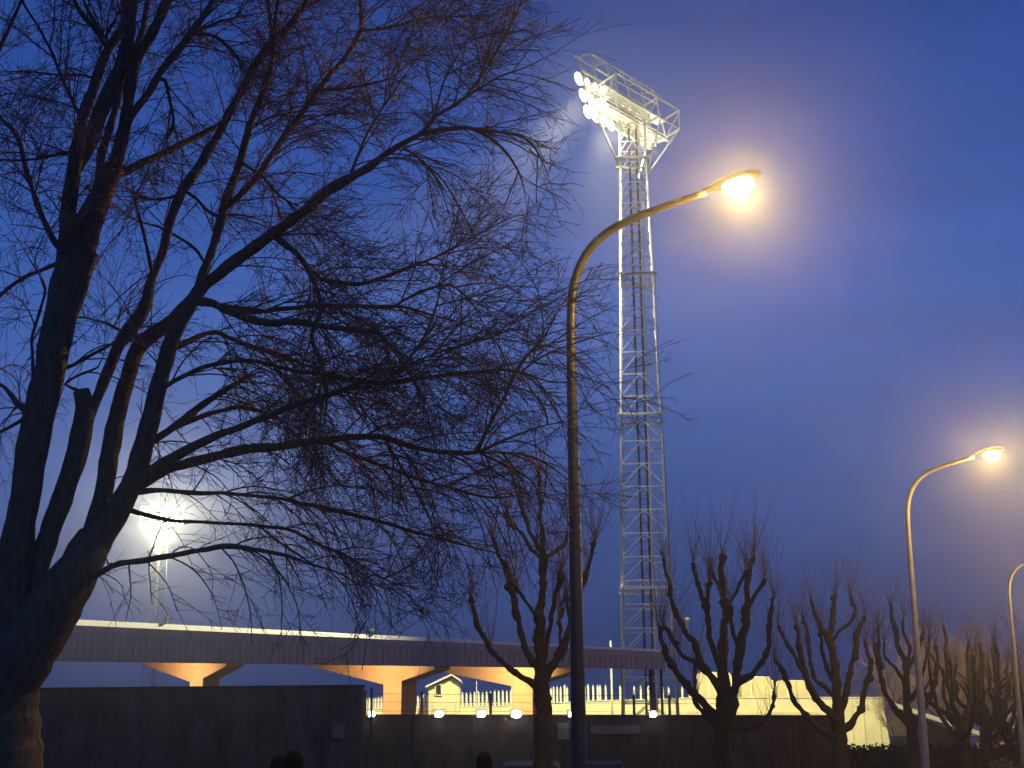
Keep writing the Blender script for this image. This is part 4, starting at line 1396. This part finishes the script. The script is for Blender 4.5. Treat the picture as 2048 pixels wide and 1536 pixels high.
# cream shelters right of the tower
for x0, x1, y0, lab in ((1394, 1466, 1344, 'cream box shelter with chamfered top, largest and partly behind the tallest pollard'),
                        (1480, 1546, 1352, 'cream box shelter in the middle of the three on the cream wall'),
                        (1553, 1622, 1360, 'cream box shelter nearest the right end of the cream wall')):
    sy = CY + 1.2
    a, b = at(x0, y0, sy), at(x1, y0, sy)
    wd = b.x - a.x
    t = thing('shelter', lab, 'shelter', (a.x, sy, 0), group='cream box shelters on the cream wall')
    q = MB()
    z1, c = a.z, 0.45
    q.prism([Vector((0, 0, 0)), Vector((wd, 0, 0)), Vector((wd, 0, z1 - c)), Vector((wd - c * .5, 0, z1 - 0.05)), Vector((c * .6, 0, z1)), Vector((0.06, 0, z1 - c))], (0, 2.0, 0))
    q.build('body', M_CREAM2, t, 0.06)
    for fx in (0.32, 0.96):
        q = MB()
        q.box((wd * fx, -0.05, z1 / 2 - 0.15), (0.13, 0.09, z1 - 0.3))
        q.build('post', M_WHITE, t)
    q = MB()
    q.box((wd / 2, -0.04, z1 - 1.75), (wd, 0.06, 0.14))
    q.build('rail', M_WHITE, t)

# ------------------------------------------------------------------ right hand: low wall, house, hedge, shrubs
hw = MB()
p0, p1 = Vector((wr + 0.05, 57.2, 0)), Vector((wr + 14, 66.0, 0))


def leafy(mb, x0, x1, y, dpt, h, n, s=0.12, zmin=0.0):
    for _ in range(n):
        c = Vector((random.uniform(x0, x1), y + random.uniform(-dpt, dpt) / 2, random.uniform(zmin, h) + random.gauss(0, 0.06)))
        a, b = rvec() * s, rvec() * s
        mb.add([c - a, c + b, c + a, c - b], [(0, 1, 2, 3)])


hd = thing('hedge', 'dark clipped hedge along the bottom right behind the second lamp post', 'hedge', (at(1860, 1500, 60).x, 60, 0))
q = MB()
hx0 = at(1690, 1500, 60).x - hd.location.x
hx1 = at(2100, 1500, 60).x - hd.location.x
q.box(((hx0 + hx1) / 2, 0, 0.9), (hx1 - hx0 - 0.1, 0.8, 1.8))
leafy(q, hx0, hx1, 0, 1.1, 1.95, 7500, 0.085)
q.build('foliage', M_LEAF, hd, recalc=False)

hs_ = thing('house', 'low olive house with a pale sloping roof edge behind the pollards at right', 'house', (at(1850, 1500, 88).x, 88, 0))
hX = hs_.location.x
q = MB()
e0, e1 = at(1786, 1410, 88), at(1958, 1468, 88)
away = Vector((0.26 * 6, 6, 0))
q.prism([Vector((e0.x - hX - 0.1, 0, 0)), Vector((e1.x - hX - 0.6, 0, 0)), Vector((e1.x - hX - 0.6, 0, e1.z - 0.15)), Vector((e0.x - hX - 0.1, 0, e0.z - 0.07))], away)
q.build('wall', M_OLIVE, hs_)
q = MB()
q.prism([Vector((e0.x - hX, -0.3, e0.z)), Vector((e1.x - hX, -0.3, e1.z)), Vector((e1.x - hX, -0.3, e1.z + 0.12)), Vector((e0.x - hX, -0.3, e0.z + 0.12))], away)
rf = q.build('roof', M_TILE, hs_)
q = MB()
q.beam(Vector((e0.x - hX, -0.36, e0.z)), Vector((e1.x - hX, -0.36, e1.z)), 0.05, 0.24)
q.build('verge_board', M_WHITE, rf)
q = MB()
q.box((-1.5, -0.02, 2.2), (0.9, 0.04, 0.9))
q.build('window', M_GLASSDARK, hs_)

bh = thing('house', 'reddish brick house low at the right edge behind the third lamp post', 'house', (at(2050, 1500, 90).x, 90, 0))
q = MB()
q.prism([(-1.0, 0, 0), (4.5, 0, 0), (4.5, 0, 2.7), (1.75, 0, 4.1), (-1.0, 0, 2.7)], (0, 6, 0))
q.build('wall', M_BRICK, bh)
q = MB()
for a, b in (((-1.25, 2.66), (1.75, 4.2)), ((4.75, 2.66), (1.756, 4.2))):
    q.beam(Vector((a[0], 3, a[1])), Vector((b[0], 3, b[1])), 6.5, 0.14)
q.build('roof', M_TILE, bh)
q = MB()
q.box((0.0, -0.02, 1.9), (0.8, 0.04, 1.0))
q.build('window', M_GLASSDARK, bh)

for x, yt, w, lab in ((1989, 1511, 0.42, 'round yellowish shrub lowest in the corner, left of its pair'),
                      (2011, 1509, 0.40, 'yellowish shrub between two others in the bottom right corner'),
                      (2046, 1518, 0.36, 'yellowish shrub at the foot of the third lamp post')):
    Y = 52.0
    p = at(x, yt, Y)
    t = thing('shrub', lab, 'shrub', (p.x, Y, 0), group='yellowish shrubs in the corner')
    q = MB()
    for _ in range(420):
        d = rvec()
        d = Vector((d.x, d.y, abs(d.z)))
        rr = random.uniform(0.6, 1.0)
        c = Vector((d.x * w * rr, d.y * w * rr, 0.25 + d.z * (p.z - 0.3) * rr))
        a, b = rvec() * 0.06, rvec() * 0.06
        q.add([c - a, c + b, c + a, c - b], [(0, 1, 2, 3)])
    q.build('foliage', M_LEAFY, t, recalc=False)
    q = MB()
    for k in range(4):
        q.bar((0, 0, -0.02), (random.uniform(-.2, .2), random.uniform(-.2, .2), p.z * .7), 0.018, 5)
    q.build('stem', M_POLLARD, t)

# distant amber lamps
for x, y, Y, lab in ((1950, 1413, 78, 'small distant street lamp glowing amber among the bare trees'),
                     (2036, 1404, 76, 'small distant amber lamp beside the third lamp post')):
    p = at(x, y, Y)
    t = thing('street_lamp', lab, 'street lamp', (p.x, Y, 0), group='distant amber lamps')
    q = MB()
    q.tube([(0.25, 0.3, 0), (0.25, 0.3, p.z - .1), (0.18, 0.2, p.z + 0.1), (0, 0, p.z + 0.14)], [0.06, 0.05, 0.04, 0.03], 8)
    q.build('pole', M_POLE2, t)
    q = MB()
    q.lathe([(0.06, 0.2), (0.2, 0.14), (0.22, 0.1)], Matrix.Translation((0, 0, p.z)), 12)
    hh = q.build('lamp_head', M_HOUSING, t)
    q = MB()
    q.ball((0, 0, p.z), 0.13, 12, 8, (0.7, 0.7, 1.0))
    q.build('lens', E_FARSOD, hh)


# ------------------------------------------------------------------ people (heads just in view)
def person(loc, rz, h, label, coat, skin=M_SKIN):
    t = thing('person', label, 'person', loc, rz)
    k = h / 1.75
    me = bpy.data.meshes.new('body')
    J = [('pel', (0, 0, .95), .15), ('sp', (0, 0.01, 1.15), .145), ('ch', (0, 0.0, 1.35), .165), ('nk', (0, .01, 1.47), .065), ('hd0', (0, -.005, 1.56), .075), ('hd1', (0, -.01, 1.645), .095), ('hd2', (0, .0, 1.70), .075)]
    for s, n_ in ((-1, 'r'), (1, 'l')):
        J += [('sh' + n_, (s * .18, .01, 1.40), .075), ('el' + n_, (s * .25, .03, 1.12), .05), ('wr' + n_, (s * .26, -.05, .86), .034), ('hn' + n_, (s * .26, -.08, .78), .036),
              ('hp' + n_, (s * .10, 0, .88), .10), ('kn' + n_, (s * .11, -.02, .48), .07), ('an' + n_, (s * .11, .02, .09), .05), ('to' + n_, (s * .12, -.15, .045), .042)]
        for f in range(4):
            J += [('f%d%s' % (f, n_), (s * (.245 + .012 * f), -.10 - .004 * f, .69 + .01 * abs(f - 1.5)), .009)]
        J += [('th' + n_, (s * .225, -.125, .755), .011)]
    idx = {j[0]: i for i, j in enumerate(J)}
    E = [('pel', 'sp'), ('sp', 'ch'), ('ch', 'nk'), ('nk', 'hd0'), ('hd0', 'hd1'), ('hd1', 'hd2')]
    for n_ in 'rl':
        E += [('ch', 'sh' + n_), ('sh' + n_, 'el' + n_), ('el' + n_, 'wr' + n_), ('wr' + n_, 'hn' + n_), ('pel', 'hp' + n_), ('hp' + n_, 'kn' + n_), ('kn' + n_, 'an' + n_), ('an' + n_, 'to' + n_), ('hn' + n_, 'th' + n_)]
        E += [('hn' + n_, 'f%d%s' % (f, n_)) for f in range(4)]
    me.from_pydata([tuple(c * k for c in j[1]) for j in J], [(idx[a], idx[b]) for a, b in E], [])
    o = bpy.data.objects.new('body', me)
    COL.objects.link(o)
    o.parent = t
    o.modifiers.new('skin', 'SKIN')
    if not me.skin_vertices:
        bm = bmesh.new()
        bm.from_mesh(me)
        bm.verts.layers.skin.verify()
        bm.to_mesh(me)
        bm.free()
    for i, j in enumerate(J):
        sv = me.skin_vertices[0].data[i]
        sv.radius = (j[2] * k, j[2] * k * .92)
        sv.use_root = (i == 0)
    sub = o.modifiers.new('sub', 'SUBSURF')
    sub.levels = sub.render_levels = 2
    me.materials.append(skin)
    # face: nose, eyes, ears ride with the head
    q = MB()
    q.ball((0, -.108 * k, 1.625 * k), .018 * k, 8, 6, (.8, 1, 1.4))
    for s in (-1, 1):
        q.ball((s * .092 * k, 0.0, 1.63 * k), .03 * k, 8, 6, (.35, .7, 1.0))
    q.box((0, -.094 * k, 1.578 * k), (.045 * k, .012 * k, .01 * k))
    q.build('face', skin, t)
    q = MB()
    for s in (-1, 1):
        q.ball((s * .034 * k, -.093 * k, 1.655 * k), .012 * k, 8, 6)
    q.build('eyes', M_HAIR, t)
    # hair cap
    q = MB()
    n, m = 18, 10
    vs, fs = [], []
    for i in range(m + 1):
        th_ = math.pi * 0.62 * i / m
        for a in range(n):
            an = 2 * math.pi * a / n
            back = max(0, math.sin(an))
            th2 = th_ * (1.0 + 0.25 * back) * (0.72 if math.sin(an) < -0.4 else 1.0)
            r = .118 * k * (1 + .05 * noise.noise(Vector((an * 3, th_ * 4, loc[0]))))
            vs.append(Vector((r * .93 * math.sin(th2) * math.cos(an), r * 1.05 * math.sin(th2) * math.sin(an) + .008 * k, 1.655 * k + r * 1.1 * math.cos(th2))))
    for i in range(m):
        for a in range(n):
            a2 = (a + 1) % n
            fs.append((i * n + a, (i + 1) * n + a, (i + 1) * n + a2, i * n + a2))
    q.add(vs, fs, True)
    q.build('hair', M_HAIR, t)
    # coat
    q = MB()
    prof = [(.17, .14, .62), (.19, .15, .8), (.18, .15, 1.0), (.19, .155, 1.2), (.225, .15, 1.36), (.20, .12, 1.43), (.10, .09, 1.485), (.085, .08, 1.52)]
    vs, fs = [], []
    n = 20
    for rx, ry, z in prof:
        for a in range(n):
            an = 2 * math.pi * a / n
            vs.append(Vector((rx * 1.08 * k * math.cos(an), (ry * 1.12 * math.sin(an) + .005) * k, z * k)))
    for i in range(len(prof) - 1):
        for a in range(n):
            a2 = (a + 1) % n
            fs.append((i * n + a, i * n + a2, (i + 1) * n + a2, (i + 1) * n + a))
    q.add(vs, fs, True)
    for s in (-1, 1):
        q.tube([Vector((s * .17, .01, 1.40)) * k, Vector((s * .25, .03, 1.12)) * k, Vector((s * .262, -.045, .88)) * k], [.088 * k, .066 * k, .05 * k], 12)
    q.build('coat', coat, t)
    q = MB()
    for s in (-1, 1):
        q.tube([Vector((s * .09, 0, .92)) * k, Vector((s * .11, -.02, .48)) * k, Vector((s * .11, .02, .06)) * k], [.125 * k, .085 * k, .075 * k], 12)
    q.build('trousers', M_COAT, t)
    return t


pp = at(588, 1508, 16.0)
person((pp.x, 16.0, 0), R(200), pp.z, 'person with dark hair, top of the head just showing at bottom left of centre', M_COAT)
pp = at(560, 1517, 17.0)
person((pp.x, 17.0, 0), R(170), pp.z, 'shorter person in a pinkish coat beside the dark-haired person', M_PINK)
pp = at(968, 1509, 19.0)
person((pp.x, 19.0, 0), R(190), pp.z, 'person with dark hair just showing below the brightest wall light', M_COAT)


# ------------------------------------------------------------------ parked cars (roofs just in view)
def car(loc, rz, label, paint, hgt):
    t = thing('parked_car', label, 'car', loc, rz, 'parked cars at the bottom edge')
    k = hgt / 1.5
    # side profile (y along length, z)
    low = [(-2.1, .32), (-2.12, .62), (-2.0, .86), (-1.2, .93), (1.35, .95), (2.0, .88), (2.1, .6), (2.08, .32)]
    q = MB()
    q.prism([Vector((-.86, y, z * k)) for y, z in low], (1.72, 0, 0))
    q.build('body', paint, t, 0.07)
    cab = [(-1.25, .92), (-.62, 1.40), (-.35, 1.47), (.75, 1.5), (1.15, 1.42), (1.75, .94)]
    q = MB()
    n = len(cab)
    vs = []
    for s in (-1, 1):
        for y, z in cab:
            w = .80 if z < 1.0 else .62
            vs.append((s * w, y, z * k))
    fs = [tuple(range(n))[::-1], tuple(range(n, 2 * n))] + [(i, (i + 1) % n, n + (i + 1) % n, n + i) for i in range(n)]
    q.add(vs, fs)
    q.build('cabin', paint, t, 0.05)

    def quad(name, pts, off):
        m_ = MB()
        m_.prism([Vector(p_) for p_ in pts], off)
        return m_.build(name, M_GLASSDARK, t)
    quad('windscreen', [(-.66, -1.18, .98 * k), (.66, -1.18, .98 * k), (.56, -.68, 1.37 * k), (-.56, -.68, 1.37 * k)], (0, -.02, .016))
    quad('rear_window', [(-.66, 1.70, 1.0 * k), (.66, 1.70, 1.0 * k), (.56, 1.24, 1.37 * k), (-.56, 1.24, 1.37 * k)], (0, .03, .016))
    for s in (-1, 1):
        quad('side_window', [(s * .795, -.95, 1.0 * k), (s * .795, 1.35, 1.0 * k), (s * .655, 1.0, 1.37 * k), (s * .655, -.55, 1.37 * k)], (s * .02, 0, .006))
        for y in (-1.35, 1.3):
            M = Matrix.Translation((s * .80, y, .31)) @ Matrix.Rotation(math.pi / 2, 4, 'Y')
            m_ = MB()
            m_.lathe([(.20, -.1), (.30, -.09), (.31, -.05), (.31, .05), (.30, .09), (.20, .1)], M, 20)
            w_ = m_.build('wheel', M_TYRE, t)
            m_ = MB()
            m_.lathe([(.18, -.105), (.18, .105)], M, 14)
            m_.build('rim', M_STEEL, w_)
        m_ = MB()
        m_.box((s * .68, -2.08, .68 * k), (.3, .06, .14))
        m_.build('headlight', M_WHITE, t)
        m_ = MB()
        m_.box((s * .70, 2.08, .74 * k), (.24, .06, .18))
        m_.build('tail_light', M_RED, t)
        m_ = MB()
        m_.ball((s * .93, -.85, 1.0 * k), .1, 8, 6, (1, .6, .8))
        m_.build('mirror', paint, t)
    return t


c1 = at(1192, 1521, 40.0)
car((c1.x, 40.0, 0), R(180), 'dark navy car roof at the bottom edge, right of the nearest lamp post', M_CARBLUE, c1.z)
c2 = at(1065, 1522, 36.0)
car((c2.x, 36.0, 0), R(177), 'taupe car roof at the bottom edge, left of the nearest lamp post', M_CARGREY, c2.z)

# ------------------------------------------------------------------ air
HZ = MB()
HZ.box((0, 165, 27), (790, 470, 56))
hz = HZ.build('haze', M_GROUND)
hm = bpy.data.materials.new('haze_air')
hm.use_nodes = True
n_ = hm.node_tree.nodes
n_.clear()
out = n_.new('ShaderNodeOutputMaterial')
pv = n_.new('ShaderNodeVolumePrincipled')
pv.inputs['Color'].default_value = (0.9, 0.92, 1.0, 1)
pv.inputs['Density'].default_value = 0.0026
pv.inputs['Anisotropy'].default_value = 0.9
hm.cycles.volume_sampling = 'EQUIANGULAR'
hm.node_tree.links.new(pv.outputs['Volume'], out.inputs['Volume'])
hz.data.materials.clear()
hz.data.materials.append(hm)
tag(hz, kind='stuff')

# ------------------------------------------------------------------ render
S.render.engine = 'CYCLES'
S.view_settings.view_transform = 'Standard'
S.view_settings.look = 'None'
S.view_settings.exposure = 0.0
S.view_settings.gamma = 1.0
c = S.cycles
c.max_bounces = 4
c.diffuse_bounces = 2
c.glossy_bounces = 2
c.transmission_bounces = 2
c.volume_bounces = 0
c.use_denoising = True
c.use_light_tree = True
c.sample_clamp_indirect = 5
